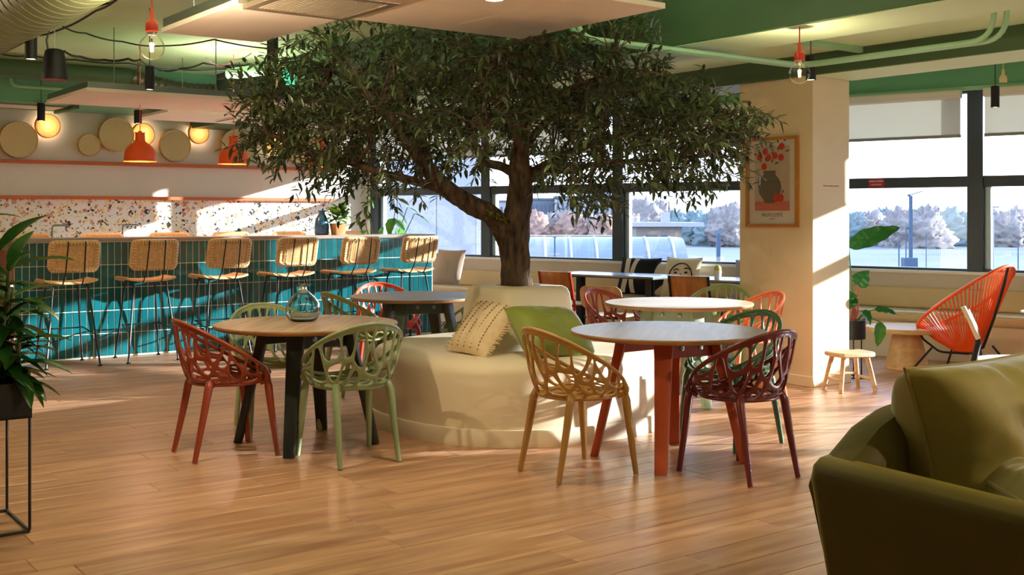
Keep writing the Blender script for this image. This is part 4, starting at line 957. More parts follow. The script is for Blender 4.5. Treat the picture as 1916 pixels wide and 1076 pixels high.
# ------------------------------------------------------------------ CUSHIONS
def cushion_mesh(w, h, th, p=2.6, n=20, pinch=.05, wr=0.0, seed=0):
    mb = MB()
    def f(side):
        def g(u, v):
            x, y = 2*u-1, 2*v-1; k = max(0, (1-abs(x)**p))*max(0, (1-abs(y)**p)); t = th/2*k**.5*side
            sx = x*w/2*(1-pinch*(1-abs(y)**2)*abs(x)**3); sy = y*h/2*(1-pinch*(1-abs(x)**2)*abs(y)**3)
            t += wr*k*noise.noise(Vector((x*2.2+seed, y*2.2, side*3)))+wr*.35*k**.5*noise.noise(Vector((x*7+seed*2, y*3.5, side*5)))
            return (sx, -t, sy+h/2)
        return g
    mb.grid(f(1), n, n); k = len(mb.v); mb2 = MB(); mb2.grid(f(-1), n, n); mb.add(mb2.v, [tuple(reversed(q)) for q in mb2.f]); return mb
def cushion(name, lab, loc, rz, lean, w, h, th, m, roll=0, wr=.01, seed=0, parts=None, p=2.6):
    t = thing(name, lab, 'cushion', loc, rot=(lean, roll, rz))
    t.rotation_mode = 'XYZ'
    mb = cushion_mesh(w, h, th, p=p, n=20 if p < 3 else 36, wr=wr, seed=seed); o = ob('cover', mb, m, parent=t, ang=75)
    if parts: parts(t, w, h, th)
    return t
def vel(name, rgb, sh=.5, rough=.65): return mat(name, rgb, rough, sheen=sh, vary=.10, vscale=5, bump=.12, bscale=9)
def creamparts(t, w, h, th):
    rr = random.Random(3); fm = mat('cream_fringe', (222, 200, 164), .9)
    for nm, ax in (('fringe', 1), ('fringe', -1)):
        mb = MB()
        for i in range(34):
            s = -h/2+h*(i+.5)/34
            mb.bar((ax*w/2*.96, 0, s+h/2), (ax*(w/2+.018+rr.random()*.014), rr.uniform(-.012, .012), s+h/2+rr.uniform(-.012, .012)), .009, .005)
        ob(nm, mb, fm, parent=t, kind='stuff')
    for j in range(5):
        x = -w/2+w*(j+1)/6; mb = MB()
        for i in range(16):
            z0 = h*(.06+.88*i/16); z1 = z0+h*.03; k = max(0, 1-abs(2*x/w)**2.6)*max(0, 1-abs(2*z0/h-1)**2.6)
            mb.bar((x, -th/2*k**.5-.002, z0), (x, -th/2*k**.5-.002, z1), .006, .004, up=(0, 1, 0))
        ob('stitch_line', mb, mat('brown_stitch', (150, 116, 74), .9), parent=t)
cushion('fringed_cushion', 'cream fringed cushion with stitched lines leaning on the planter tower', (-.295, 7.02, .512), D(-46), D(-44), .36, .42, .16, mat('cream_cotton', (224, 203, 166), .9, vary=.06, vscale=30, bump=.5, bscale=60), roll=D(3), wr=.02, parts=creamparts)
cushion('green_cushion', 'shiny green velvet cushion leaning on the lit side of the planter', (.315, 6.90, .512), D(30), D(-50), .52, .42, .22, vel('moss_green_velvet', (132, 144, 60), .6, .45), roll=D(4), wr=.03, seed=4)
cushion('grey_cushion', 'plain taupe cushion on the bench at the right end of the bar', px(832, 533, 14.0)+Vector((0,0,0)), AW, D(-18), .46, .46, .16, mat('taupe_cotton', (190, 166, 148), .85, bump=.2, bscale=30), wr=.02, seed=8)
# vase
t = thing('glass_vase', 'squat clear teal glass bottle vase on the front left table', 'vase', (-1.284, 6.90, .7305))
vg = mat('teal_bottle_glass', (232, 244, 240), .02, trans=1.0, ior=1.35)
prof = [(.001, .004), (.06, .0), (.088, .012), (.103, .045), (.106, .075), (.098, .11), (.075, .145), (.045, .172), (.028, .186), (.023, .195), (.022, .212), (.028, .222), (.029, .226), (.024, .226), (.018, .212), (.019, .195), (.042, .168), (.070, .142), (.093, .108), (.100, .075), (.097, .047), (.084, .02), (.06, .010), (.001, .012)]
mb = MB(); mb.lathe(prof, 40, cap=False)
for i, v in enumerate(mb.v):
    v = Vector(v); k = 1+.045*noise.noise(v*14)*(1 if v.z < .18 else .2); mb.v[i] = (v.x*k, v.y*k, v.z)
ob('bottle', mb, vg, parent=t, ang=80)
# ------------------------------------------------------------------ LEAVES FOR HOUSE PLANTS
def big_leaf(L, W, curl=.25, fold=.25, wav=.0, tipw=1.0, n=10, shape=1.0, seed=0):
    mb = MB(); k = len(mb.v)
    for i in range(n+1):
        s = i/n; w = W/2*(sin(pi*min(1, s**shape))**.8)*(1 if s < .98 else .1)+.0015; z = -curl*L*s*s; x = L*s*(1-.12*curl*s)
        for j in range(-2, 3):
            y = w*j/2; mb.v.append((x, y, z+fold*abs(y)-(.0)+wav*sin(s*22+j+seed)*abs(j)/2*W))
    for i in range(n):
        for j in range(4): a = k+i*5+j; mb.f.append((a, a+5, a+6, a+1))
    return mb
def orient(d, up=(0, 0, 1)):
    x = Vector(d).normalized(); y = Vector(up).cross(x)
    if y.length < 1e-4: y = Vector((0, 1, 0))
    y.normalize(); z = x.cross(y); return Matrix((x, y, z)).transposed().to_euler()
DRAC = leafmat('dracaena_leaf', (24, 62, 22), (52, 98, 36), .22, .25); SPATH = leafmat('bright_leaf', (50, 118, 40), (110, 170, 60), .35, .3); PHIL = leafmat('philodendron_leaf', (30, 96, 38), (60, 130, 46), .3, .25)
STEM = mat('green_stem', (86, 128, 60), .5); STEMR = mat('red_stem', (206, 104, 92), .5)
# ------------------------------------------------------------------ LEFT PLANTER
pl = thing('floor_planter', 'black metal box planter on thin wire legs at the left edge', 'planter', gp(.38, 5.163, 0), AR)
wx, wy, z0, z1 = .845, .44, .50, .655
mb = MB(); mb.box(0, wx, 0, .012, z0, z1); mb.box(0, wx, wy-.012, wy, z0, z1); mb.box(0, .012, .012, wy-.012, z0, z1); mb.box(wx-.012, wx, .012, wy-.012, z0, z1); mb.box(0, wx, 0, wy, z0, z0+.01); ob('box', mb, BLACKM, parent=pl)
mb = MB(); mb.grid(lambda u, v: (.012+(wx-.024)*u, .012+(wy-.024)*v, z1-.02+.012*noise.noise(Vector((u*14, v*8, 0)))), 20, 12); ob('soil', mb, mat('potting_soil', (66, 42, 28), .95, bump=.8, bscale=60), parent=pl)
for x in (.008, wx-.008):
    mb = MB(); mb.tube(bend([(x, .008, z0), (x, .008, .008), (x, wy-.008, .008), (x, wy-.008, z0)], .02, 4), .0065, 8); ob('leg_frame', mb, BLACK, parent=pl)
for y in (.008, wy-.008):
    mb = MB(); mb.tube([(.008, y, .008), (wx-.008, y, .008)], .0065, 8); ob('stretcher', mb, BLACK, parent=pl)
dr = thing('dracaena', 'dense dark green dracaena with long glossy leaves in the black planter', 'plant', gp(.38+.42, 5.163+.22, .63), AR)
rl = random.Random(44); ll = MB()
variants = [big_leaf(.25, .072, .35, .35, 0, n=9, shape=.8), big_leaf(.21, .076, .55, .3, 0, n=9, shape=.75), big_leaf(.28, .08, .25, .35, .0, n=9, shape=.85)]
vm = [v.mesh('leaf', True, 80) for v in variants]
for m_ in vm: m_.materials.append(DRAC)
for (sx, sy, hh) in ((.26, .06, .82), (.34, -.06, .60), (.37, .08, .46), (.30, -.12, .34), (.38, -.14, .24), (.16, -.05, .75), (.20, .12, .92), (.39, .0, .16), (.05, .0, .8), (.12, -.14, .5)):
    lean = (rl.uniform(-.04, .06), rl.uniform(-.04, .04))
    st = MB(); st.tube([(sx, sy, 0), (sx+lean[0]*.5, sy+lean[1]*.5, hh*.5), (sx+lean[0], sy+lean[1], hh*.92)], [.014, .012, .008], 8); ob('stem', st, mat('dracaena_stem', (110, 112, 62), .7), parent=dr)
    nl = int(10+hh*12)
    for k in range(nl):
        s = .12+.88*k/nl; a = k*2.4+rl.random()*.5; el = -.15+1.1*s**2.5+rl.uniform(-.2, .2)
        o = ob('leaf', rl.choice(vm), None, parent=dr, loc=(sx+lean[0]*s, sy+lean[1]*s, hh*.92*s)); o.rotation_euler = orient((cos(a)*cos(el), sin(a)*cos(el), sin(el)))
        o.scale = (1, 1, 1) if rl.random() < .5 else (.85, .9, .9)
for (u, v, du, dv, ln) in ((0, 470, 75, -95, 1.1), (20, 560, 95, 10, 1.0), (30, 500, 105, -45, 1.15), (10, 690, 40, 20, .6), (0, 640, 70, -30, .9)):
    p = px(u, v, 5.0); gx, gy = w2g(p.x, p.y); q = Vector((gx-.80, gy-5.383, p.z-.63)); p2 = px(u+du, v+dv, 4.92); gx, gy = w2g(p2.x, p2.y); d = Vector((gx-.80, gy-5.383, p2.z-.63))-q
    o = ob('leaf', vm[2], None, parent=dr, loc=q); o.rotation_euler = orient(d); o.scale = (d.length/.28,)*3
# ------------------------------------------------------------------ THINGS ON AND BEHIND THE BAR
P = on_bar_line(602, 11.40); t = thing('blue_vase', 'mottled blue glass bottle vase on the right end of the bar', 'vase', (P.x, P.y, BH))
mb = MB(); mb.lathe([(.001, .002), (.07, 0), (.082, .02), (.083, .10), (.072, .17), (.05, .215), (.036, .235), (.035, .25), (.046, .268), (.048, .275), (.040, .275), (.03, .25), (.03, .235), (.06, .18), (.07, .1), (.06, .02), (.001, .012)], 28, cap=False); ob('bottle', mb, mat('blue_recycled_glass', (58, 110, 150), .12, vary=.4, vscale=22, bump=.4, bscale=30, coat=.4), parent=t, ang=70)
P = on_bar_line(633, 11.30); t = thing('bar_plant', 'small bushy green plant in a square kraft pot on the bar', 'plant', (P.x, P.y, BH), AR)
mb = MB(); mb.loft([[(x, y, 0) for x, y in rrect(.12, .12, .015, 2)], [(x, y, .13) for x, y in rrect(.155, .155, .015, 2)], [(x, y, .13) for x, y in rrect(.13, .13, .015, 2)], [(x, y, .11) for x, y in rrect(.12, .12, .015, 2)]]); ob('pot', mb, mat('kraft_pot', (190, 138, 86), .8, vary=.15, vscale=12), parent=t)
me = big_leaf(.085, .075, .3, .2, n=6, shape=.7).mesh('leaf', True, 80); me.materials.append(SPATH)
for i in range(70):
    a = rl.uniform(0, 6.3); el = rl.uniform(-.2, 1.2); r = rl.uniform(.02, .11); o = ob('leaf', me, None, parent=t, loc=(r*cos(a), r*sin(a), .15+rl.uniform(0, .17))); o.rotation_euler = orient((cos(a)*cos(el), sin(a)*cos(el), sin(el)))
mb = MB()
for i in range(9): a = i*.7; mb.tube([(0, 0, .10), (.05*cos(a), .05*sin(a), .2), (.08*cos(a), .08*sin(a), .27)], .003, 5)
ob('stems', mb, STEM, parent=t)
P = on_bar_line(712, 12.45); t = thing('tall_plant', 'tall bright green plant with drooping blades standing behind the bar end', 'plant', (P.x, P.y, 0))
mb = MB(); mb.lathe([(.001, 0), (.15, 0), (.19, .38), (.175, .38), (.165, .34), (.001, .33)], 28); ob('pot', mb, mat('white_pot', (220, 216, 208), .5), parent=t)
kk = P.y/FPX
def bladed(leafs, mt, base=Vector((0, 0, .34))):
    for (du, v, du2, v2, W, cu) in leafs:
        a = Vector((du*kk, rl.uniform(-.08, .05), EYE-(v-HY)*kk)); c = Vector((du2*kk, rl.uniform(-.12, .02), EYE-(v2-HY)*kk)); d = c-a
        mb = big_leaf(d.length, W, cu, .25, .03, n=10, shape=.7); o = ob('leaf', mb, mt, parent=t, loc=a); o.rotation_euler = orient(d)
        st = MB(); mid = base.lerp(a, .6)+Vector((0, 0, .06)); st.tube([base, mid, a, a+d*.1], [.012, .009, .005, .003], 6); ob('stem', st, STEM, parent=t)
bladed([(-26, 366, -5, 385, .07, .3), (20, 412, 52, 424, .20, .4), (26, 408, 12, 436, .18, .3), (28, 395, 60, 410, .17, .5), (64, 400, 98, 412, .13, .3), (50, 388, 74, 396, .06, .2), (6, 425, -4, 445, .12, .3), (-28, 418, -46, 412, .06, .5), (-24, 432, -42, 438, .16, .3), (30, 428, 40, 445, .16, .2)], SPATH)
# ------------------------------------------------------------------ POSTER ON THE COLUMN
po = thing('framed_poster', 'framed print of a vase with red fruit branches on the column', 'picture', gp(7.29, 5.935, 1.285), AR-pi/2)
# local x runs along the face towards the viewer's right, local -y out of the wall
W_, H_ = .475, .745
po.location = gp(7.288, 6.481, 1.283); po.scale = (.55/.475, 1, 1)
po.rotation_euler = (0, 0, AR-pi/2)
mo = mat('oak_picture_frame', (178, 120, 44), .45, vary=.1, vscale=10)
fw = .024
for nm, a in (('frame_side', (0, fw, 0, H_)), ('frame_side', (W_-fw, W_, 0, H_)), ('frame_rail', (fw, W_-fw, 0, fw)), ('frame_rail', (fw, W_-fw, H_-fw, H_))):
    mb = MB(); mb.box(a[0], a[1], -.028, 0, a[2], a[3]); ob(nm, mb, mo, parent=po, bevel=.002)
mb = MB(); mb.box(fw, W_-fw, -.010, -.004, fw, H_-fw); ob('mount', mb, mat('print_paper', (232, 222, 208), .7), parent=po)
mb = MB(); mb.box(.078, W_-.078, -.0112, -.010, .135, H_-.075); art = ob('print', mb, mat('print_beige', (206, 184, 160), .75), parent=po)
def flat(nm, poly, rgb, d): mb = MB(); mb.prism([(x, z) for x, z in poly], 0, .0006, Matrix.Translation((0, -d, 0)) @ Matrix.Rotation(pi/2, 4, 'X')); return ob(nm, mb, mat('ink_%d_%d_%d' % rgb, rgb, .75), parent=art, smooth=False)
flat('table_band', [(.078, .135), (W_-.078, .135), (W_-.078, .215), (.078, .215)], (214, 122, 96), .0114)
cx0 = .215
vz = [(.045, .200), (.060, .235), (.090, .27), (.108, .31), (.104, .36), (.085, .40), (.062, .425), (.052, .445), (.060, .468)]
flat('vase_shape', [(cx0+r, z) for r, z in vz]+[(cx0-r, z) for r, z in reversed(vz)], (116, 106, 90), .0118)
def oval(x, z, rx, rz, n=20): return [(x+rx*cos(2*pi*i/n), z+rz*sin(2*pi*i/n)) for i in range(n)]
for x, z in ((.165, .505), (.125, .585), (.175, .628), (.205, .575), (.265, .592), (.32, .575), (.325, .665), (.28, .242), (.315, .242)):
    r = .031 if z < .3 else .026; flat('fruit', oval(x, z, r, r*1.12), (214, 62, 32), .0122)
for x, z, a, L in ((.155, .66, 2.1, .05), (.185, .672, 1.6, .045), (.13, .655, 2.5, .05), (.215, .655, 1.3, .05), (.10, .60, 2.6, .04), (.245, .645, 1.8, .05), (.29, .625, 1.4, .05), (.345, .70, 1.0, .06), (.355, .62, .3, .05), (.23, .53, 1.1, .05), (.26, .52, .4, .05), (.19, .54, 1.9, .045), (.30, .275, 1.9, .05), (.325, .275, 1.0, .045), (.235, .60, 1.2, .05), (.295, .69, 1.7, .05), (.15, .545, 2.8, .04)):
    d = (cos(a), sin(a)); n_ = (-d[1], d[0]); flat('leaf_shape', [(x, z), (x+d[0]*L*.4+n_[0]*.008, z+d[1]*L*.4+n_[1]*.008), (x+d[0]*L, z+d[1]*L), (x+d[0]*L*.4-n_[0]*.008, z+d[1]*L*.4-n_[1]*.008)], (92, 98, 78), .0126)
INK = mat('grey_ink', (96, 84, 74), .8)
text('lettering', "FRUITS D'ÉTÉ", INK, po, .042, (W_/2, -.0108, .098), (pi/2, 0, 0), sx=.78)
text('small_lettering', 'stilleben', INK, po, .014, (W_/2, -.0108, .068), (pi/2, 0, 0))
mb = MB(); mb.box(fw, W_-fw, -.0165, -.015, fw, H_-fw); ob('glazing', mb, glassmat('picture_glass', (255, 255, 255), .03), parent=po, smooth=False)
# red lettering on the sunny side of the column, and the red notice on the window rail
tx_ = thing('wall_lettering', 'tiny line of red lettering on the sunlit face of the column', 'lettering', gp(7.42, 5.799, 1.62), AR)
text('letters', 'Toutes les matières premières', mat('red_ink', (196, 62, 66), .7), tx_, .0165, (0.10, -.0006, 0), (pi/2, 0, 0))
sx0 = XW0+DXW*3
r_ = (1640-CX)/FPX; Y_ = 11.4/(.6211*r_+.7837); xs = Y_*(.7837*r_-.6211)
sg = thing('notice_sign', 'small red notice with white lettering on the window rail', 'sign', ww(xs, WY-.006, 1.713), AW)
mb = MB(); mb.box(-.082, .082, -.003, 0, -.042, .042); ob('plate', mb, mat('red_notice', (168, 44, 58), .5), parent=sg, bevel=.001)
WT = mat('white_print', (246, 240, 238), .6)
text('lettering', 'BANDEAU POMPIERS', WT, sg, .0225, (0, -.0034, .017), (pi/2, 0, 0), sx=.68); text('lettering', 'NE PAS OUVRIR', WT, sg, .0225, (0, -.0034, -.018), (pi/2, 0, 0), sx=.66)
# ------------------------------------------------------------------ MILKING STOOL, PLANT STAND, LOW TABLE
ms_ = thing('wooden_stool', 'small rustic raw wood stool in front of the column', 'stool', (2.665, 8.86, 0), D(20))
mb = MB(); mb.loft([[(x, y, z) for x, y in rrect(.34*s, .24*s, .04, 3)] for z, s in ((.272, .93), (.280, 1), (.300, 1), (.308, .96))])
for i, v in enumerate(mb.v): mb.v[i] = (v[0], v[1]+.010*noise.noise(Vector((v[0]*9, v[1]*9, 0))), v[2]-.02*(1-(v[0]/.17)**2)*.4+.006*noise.noise(Vector((v[0]*14, v[1]*14, 3))))
ob('seat', mb, RAWWOOD, parent=ms_, ang=40)
fts = [(-.15, -.10), (.15, -.10), (.15, .10), (-.15, .10)]
for x, y in fts:
    mb = MB(); mb.tube([(x*1.08, y*1.1, .002), (x*.9, y*.9, .15), (x*.72, y*.7, .285)], [.017, .018, .019], 8); ob('leg', mb, RAWWOOD, parent=ms_)
for a, c_ in ((0, 3), (1, 2)):
    mb = MB(); mb.tube([(fts[a][0]*.98, fts[a][1]*.98, .095), (fts[c_][0]*.98, fts[c_][1]*.98, .095)], .012, 8); ob('stretcher', mb, RAWWOOD, parent=ms_)
mb = MB(); mb.tube([(fts[3][0]*.95, fts[3][1]*.95, .12), (fts[2][0]*.95, fts[2][1]*.95, .12)], .011, 8); ob('stretcher', mb, RAWWOOD, parent=ms_)
ps = thing('plant_stand', 'black pot on a slim black wire stand half hidden by the column', 'planter', (2.90, 9.55, 0))
mb = MB(); mb.lathe([(.001, .33), (.098, .33), (.105, .335), (.105, .49), (.098, .49), (.095, .46), (.001, .46)], 30); ob('pot', mb, BLACK, parent=ps, ang=50)
for i in range(3):
    a = i*2.094+.3; mb = MB(); mb.tube([(.085*cos(a), .085*sin(a), .33), (.085*cos(a), .085*sin(a), .012)], .006, 6); ob('leg', mb, BLACK, parent=ps)
mb = MB(); mb.tube([(.10*cos(2*pi*i/28), .10*sin(2*pi*i/28), .008) for i in range(28)], .006, 6, closed=True); ob('base_ring', mb, BLACK, parent=ps)
mb = MB(); mb.lathe([(.094, .462), (.001, .475)], 20); ob('soil', mb, M['potting_soil'], parent=ps)
ph = thing('philodendron', 'philodendron with red stems and large glossy leaves beside the column', 'plant', (2.90, 9.55, .46)); kq = 9.55/FPX; Pq = Vector((2.90, 9.55, .46))
for (u, v, u2, v2, W, cu, red) in ((1588, 463, 1684, 420, .17, .12, 0), (1606, 535, 1622, 507, .15, .2, 1), (1635, 580, 1681, 581, .09, .25, 0), (1647, 602, 1644, 648, .10, .15, 0), (1612, 582, 1634, 600, .10, .4, 1), (1598, 556, 1588, 575, .10, .3, 1), (1596, 548, 1585, 560, .10, .2, 1)):
    a = px(u, v, 9.5)-Pq; c_ = px(u2, v2, 9.42)-Pq; d = c_-a; mb = big_leaf(d.length, W, cu, .35, .06, n=16, shape=.72, seed=u); o = ob('leaf', mb, PHIL if u != 1647 else SPATH, parent=ph, loc=a); o.rotation_euler = orient(d, (0, -.9, .6) if u == 1588 else (.2, -.6, .8))
    st = MB(); b0 = Vector((rl.uniform(-.02, .04), 0, .01)); st.tube([b0, b0.lerp(a, .5)+Vector((-.0, 0, .04)), a, a+d*.08], [.009, .007, .005, .003], 7); ob('stem', st, STEMR if red else STEM, parent=ph)
mb = MB(); mb.tube([(0, 0, 0), (.02, 0, .12), (.012, 0, .26)], [.011, .009, .004], 7); mb.tube([(.0, 0, 0), (.04, 0, .1), (.05, 0, .2)], [.009, .008, .003], 7); ob('stem', mb, STEMR, parent=ph)
lt = thing('low_table', 'low round pale wood table on a solid cone base by the bench', 'table', (3.56, 10.12, 0))
WOODL = woodmat('honey_wood', (206, 158, 100), (232, 192, 136), (2, 10, 10), .4, .02)
mb = MB(); mb.lathe([(.34, .335), (.357, .34), (.36, .355), (.36, .372), (.355, .378), (.001, .378)], 56); ob('top', mb, WOODL, parent=lt)
mb = MB(); mb.lathe([(.19, 0), (.192, .004), (.118, .335)], 40); ob('base', mb, WOODL, parent=lt)
# ------------------------------------------------------------------ ORANGE CORD LOUNGE CHAIR
ac = thing('cord_lounge_chair', 'orange string egg-shaped lounge chair on black wire legs', 'chair', (3.93, 9.75, 0), D(127))
# local +x is forward; rim is an egg in a tilted plane
def rimp(a):
    s = (1+cos(a))/2                                   # 1 front, 0 back top
    x = -.40+.80*s; z = .955-.58*s**.85; y = .38*sin(a)*(1-.10*s)
    return Vector((x, y, z))
RIMN = 72
mb = MB(); mb.tube([rimp(2*pi*i/RIMN) for i in range(RIMN)], .015, 8, closed=True); CORDM = mat('orange_vinyl_cord', (255, 98, 26), .35); ob('rim', mb, CORDM, parent=ac, ang=60)
low = [Vector((-.02+.10*cos(2*pi*i/RIMN), .09*sin(2*pi*i/RIMN), .20)) for i in range(RIMN)]
for i in range(0, RIMN):
    a = 2*pi*i/RIMN; p = rimp(a); q = low[i]; mid = (p+q)/2+Vector((0, 0, -.015)); mb = MB(); mb.tube([p, mid, q], .0062, 5); ob('cord', mb, CORDM, parent=ac)
mb = MB(); mb.tube(low, .010, 6, closed=True); ob('hub_ring', mb, BLACK, parent=ac)
mb = MB(); mb.tube([rimp(pi)+Vector((.0, 0, 0)), Vector((-.365, 0, .80)), Vector((-.27, 0, .50)), Vector((-.175, 0, .25)), Vector((-.06, 0, .185))], .012, 8); ob('back_support', mb, BLACK, parent=ac)
for sy in (-1, 1):
    mb = MB(); f0 = rimp(.35*sy)
    mb.tube(bend([f0, f0+Vector((-.04, 0, -.10)), Vector((.10, sy*.22, .20)), Vector((-.08, sy*.06, .19))], .05), .010, 8); ob('seat_support', mb, BLACK, parent=ac)
    mb = MB(); mb.tube(bend([Vector((.20, sy*.16, .235)), Vector((.34, sy*.28, .012)), Vector((-.34, sy*.24, .012)), Vector((-.20, sy*.10, .26))], .04), .010, 8); ob('leg', mb, BLACK, parent=ac)
# black-framed armchair / round white seat at the right edge
wc = thing('black_frame_chair', 'black tube chair with white round seat at the right edge, behind the sofa', 'chair', (3.25, 7.45, 0), D(-20))
c0 = Vector((3.25, 7.45, 0))
def lw(u, v, Y): p = px(u, v, Y)-c0; return Matrix.Rotation(-D(-20), 3, 'Z') @ p
mb = MB(); mb.tube([lw(1808, 580, 7.3), lw(1822, 610, 7.3), lw(1831, 640, 7.3), lw(1824, 668, 7.3), lw(1816, 700, 7.3), lw(1806, 780, 7.3)], [.022, .022, .021, .02, .018, .015], 10); ob('leg', mb, BLACK, parent=wc)
mb = MB(); mb.tube([lw(1802, 574, 7.28), lw(1816, 602, 7.27), lw(1830, 634, 7.27)], .017, 10); ob('arm_pad', mb, mat('cream_arm_pad', (226, 214, 190), .5), parent=wc)
mb = MB(); s0 = lw(1905, 676, 7.45); mb.lathe([(.001, -.014), (.255, -.012), (.27, 0), (.262, .012), (.001, .016)], 40, Matrix.Translation(s0)); ob('seat', mb, mat('white_seat', (226, 226, 230), .4), parent=wc)
mb = MB(); mb.tube([lw(1826, 682, 7.3), s0+Vector((0, -.2, -.03)), s0+Vector((.28, -.1, -.03)), s0+Vector((.28, .2, -.03)), s0+Vector((-.2, .25, -.03)), lw(1826, 682, 7.32)], .011, 6); ob('seat_frame', mb, BLACK, parent=wc)
for dx, dy in ((.28, -.1), (.28, .22), (-.2, .25)):
    mb = MB(); mb.tube([s0+Vector((dx, dy, -.03)), Vector((s0.x+dx*1.1, s0.y+dy*1.1, .004))], [.016, .013], 8); ob('leg', mb, BLACK, parent=wc)
P = px(1925, 583, 8.6); t = thing('side_table', 'sliver of a small white table at the far right edge', 'table', (P.x+.18, P.y, 0))
mb = MB(); mb.lathe([(.22, P.z-.015), (.225, P.z-.005), (.22, P.z), (.001, P.z)], 36); ob('top', mb, M['white_seat'], parent=t)
mb = MB(); mb.lathe([(.13, 0), (.13, .01), (.015, .02), (.015, P.z-.015)], 20); ob('pedestal', mb, BLACK, parent=t)
# ------------------------------------------------------------------ WINDOW TABLES, CHAIRS, CUSHIONS
TBL = mat('blue_grey_laminate', (126, 142, 168), .22); 
def win_table(lab, x0, x1, y0, y1):
    t = thing('cafe_table', lab, 'table', ww(x0, y0, 0), AW); L, W = x1-x0, y1-y0
    mb = MB(); mb.box(0, L, 0, W, .712, .732); ob('top', mb, TBL, parent=t, bevel=.003)
    mb = MB(); mb.box(.004, L-.004, .004, W-.004, .702, .712); ob('edge', mb, BLACK, parent=t)
    for x in (.22, L-.22):
        mb = MB(); mb.box(x-.03, x+.03, W/2-.05, W/2-.02, .03, .70); mb.box(x-.03, x+.03, W/2+.02, W/2+.05, .03, .70); o = ob('post', mb, BLACK, parent=t)
        mb = MB(); mb.tube(bend([(x, .04, .012), (x, W/2-.05, .05), (x, W/2+.05, .05), (x, W-.04, .012)], .05), .014, 8); ob('foot', mb, BLACK, parent=t)
        mb = MB(); mb.box(x-.03, x+.03, .06, W-.06, .69, .702); ob('bracket', mb, BLACK, parent=t)
    return t
win_table('long narrow grey-blue table by the bench left of the face cushion', -7.5, -6.15, 10.14, 10.74)
win_table('grey-blue table by the bench with a tiny cactus on it', -5.92, -4.6, 10.08, 10.68)
def cafe_chair(lab, c, ang, frame_rgb, back_m, seat_m, rounded=False):
    t = thing('cafe_chair', lab, 'chair', (c[0], c[1], 0), ang); fm = mat('cafe_frame_%d_%d_%d' % frame_rgb, frame_rgb, .4)
    if rounded:
        pr = rrect(.42, .22, .07, 5); mb = MB(); mb.loft([[(-.20-.06*((z+.11)/.22)+d+.25*x*x*-1*0, x, .62+z) for x, z in pr] for d in (-.006, .006)]); ob('backrest', mb, back_m, parent=t, bevel=.003)
    else:
        mb = MB(); mb.grid(lambda u, v: (-.20-.07*v-.035*(1-(2*u-1)**2), (u-.5)*.40, .50+.29*v), 10, 4); ob('backrest', mb, back_m, parent=t, solid=.014)
    pr = rrect(.40, .42, .12, 5); mb = MB(); mb.loft([[(x+.02, y, z) for x, y in pr] for z in (.437, .45)]); ob('seat', mb, seat_m, parent=t, bevel=.003)
    for sy in (-1, 1):
        mb = MB()
        if rounded: mb.tube([(-.17, sy*.16, .44), (-.22, sy*.20, .004)], [.018, .012], 8)
        else: mb.tube([(-.275, sy*.205, .79), (-.20, sy*.205, .47), (-.18, sy*.20, .42), (-.26, sy*.22, .004)], .014, 8)
        ob('leg', mb, fm if not rounded else RAWWOOD, parent=t)
        mb = MB(); mb.tube([(.16, sy*.17, .44), (.20, sy*.21, .004)], .014 if not rounded else .013, 8); ob('leg', mb, fm if not rounded else RAWWOOD, parent=t)
        if rounded:
            mb = MB(); mb.tube([(-.16, sy*.12, .435), (-.215, sy*.14, .50), (-.212, sy*.14, .60)], .010, 8); ob('upright', mb, BLACK, parent=t)
    mb = MB(); mb.tube([(-.18, -.19, .43), (.16, -.17, .43), (.16, .17, .43), (-.18, .19, .43)], .011, 6, closed=True); ob('seat_frame', mb, fm, parent=t)
    return t
cafe_chair('wooden chair with red side frame left of the long window table', (.62, 12.0), D(50), (176, 40, 26), PLY, mat('pale_seat', (226, 212, 192), .4))
cafe_chair('plywood chair with rounded backrest behind the brick red lattice chair', (.93, 10.55), D(62), (30, 30, 30), PLY_L, PLY_L, True)
cafe_chair('wooden chair with black side frame between the two window tables', (1.86, 11.15), D(58), (24, 22, 22), PLY, PLY)
t = thing('cactus_pot', 'tiny round cactus in a pale pot on the window table', 'plant', px(1343, 522, 11.4)); t.location.z = .732
mb = MB(); mb.lathe([(.001, 0), (.034, 0), (.040, .085), (.034, .085), (.03, .07), (.001, .07)], 20); ob('pot', mb, mat('pale_pot', (214, 208, 198), .6), parent=t)
mb = MB(); mb.ball((0, 0, .10), .038, 12, (1, 1, 1.15)); ob('cactus', mb, mat('yellow_green_cactus', (198, 194, 104), .8, bump=.6, bscale=40), parent=t)
def blackparts(t, w, h, th):
    wm = mat('cream_stripe', (226, 214, 198), .9)
    for x0, x1, b_ in ((-.19, -.12, .03), (-.04, .02, -.04)):
        mb = MB(); mb.grid(lambda u, v: (x0+(x1-x0)*u+b_*sin(v*3), -th/2*(max(0, 1-abs(2*(x0+(x1-x0)*u+b_*sin(v*3))/w)**2.6)*max(0, 1-abs(2*(.04+.92*v)-1)**2.6))**.5-.004, h*(.04+.92*v)), 4, 14); ob('stripe', mb, wm, parent=t)
def cushloc(u, v, yw):
    r = (u-CX)/FPX; Y = yw/(.6211*r+.7837); return Vector((r*Y, Y, .455))
BC = mat('black_cotton', (20, 19, 20), .9, bump=.2, bscale=40)
cushion('striped_cushion', 'black cushion with wavy cream stripes on the window bench', cushloc(1188, 0, 11.06), AW, D(-20), .54, .46, .15, BC, parts=blackparts)
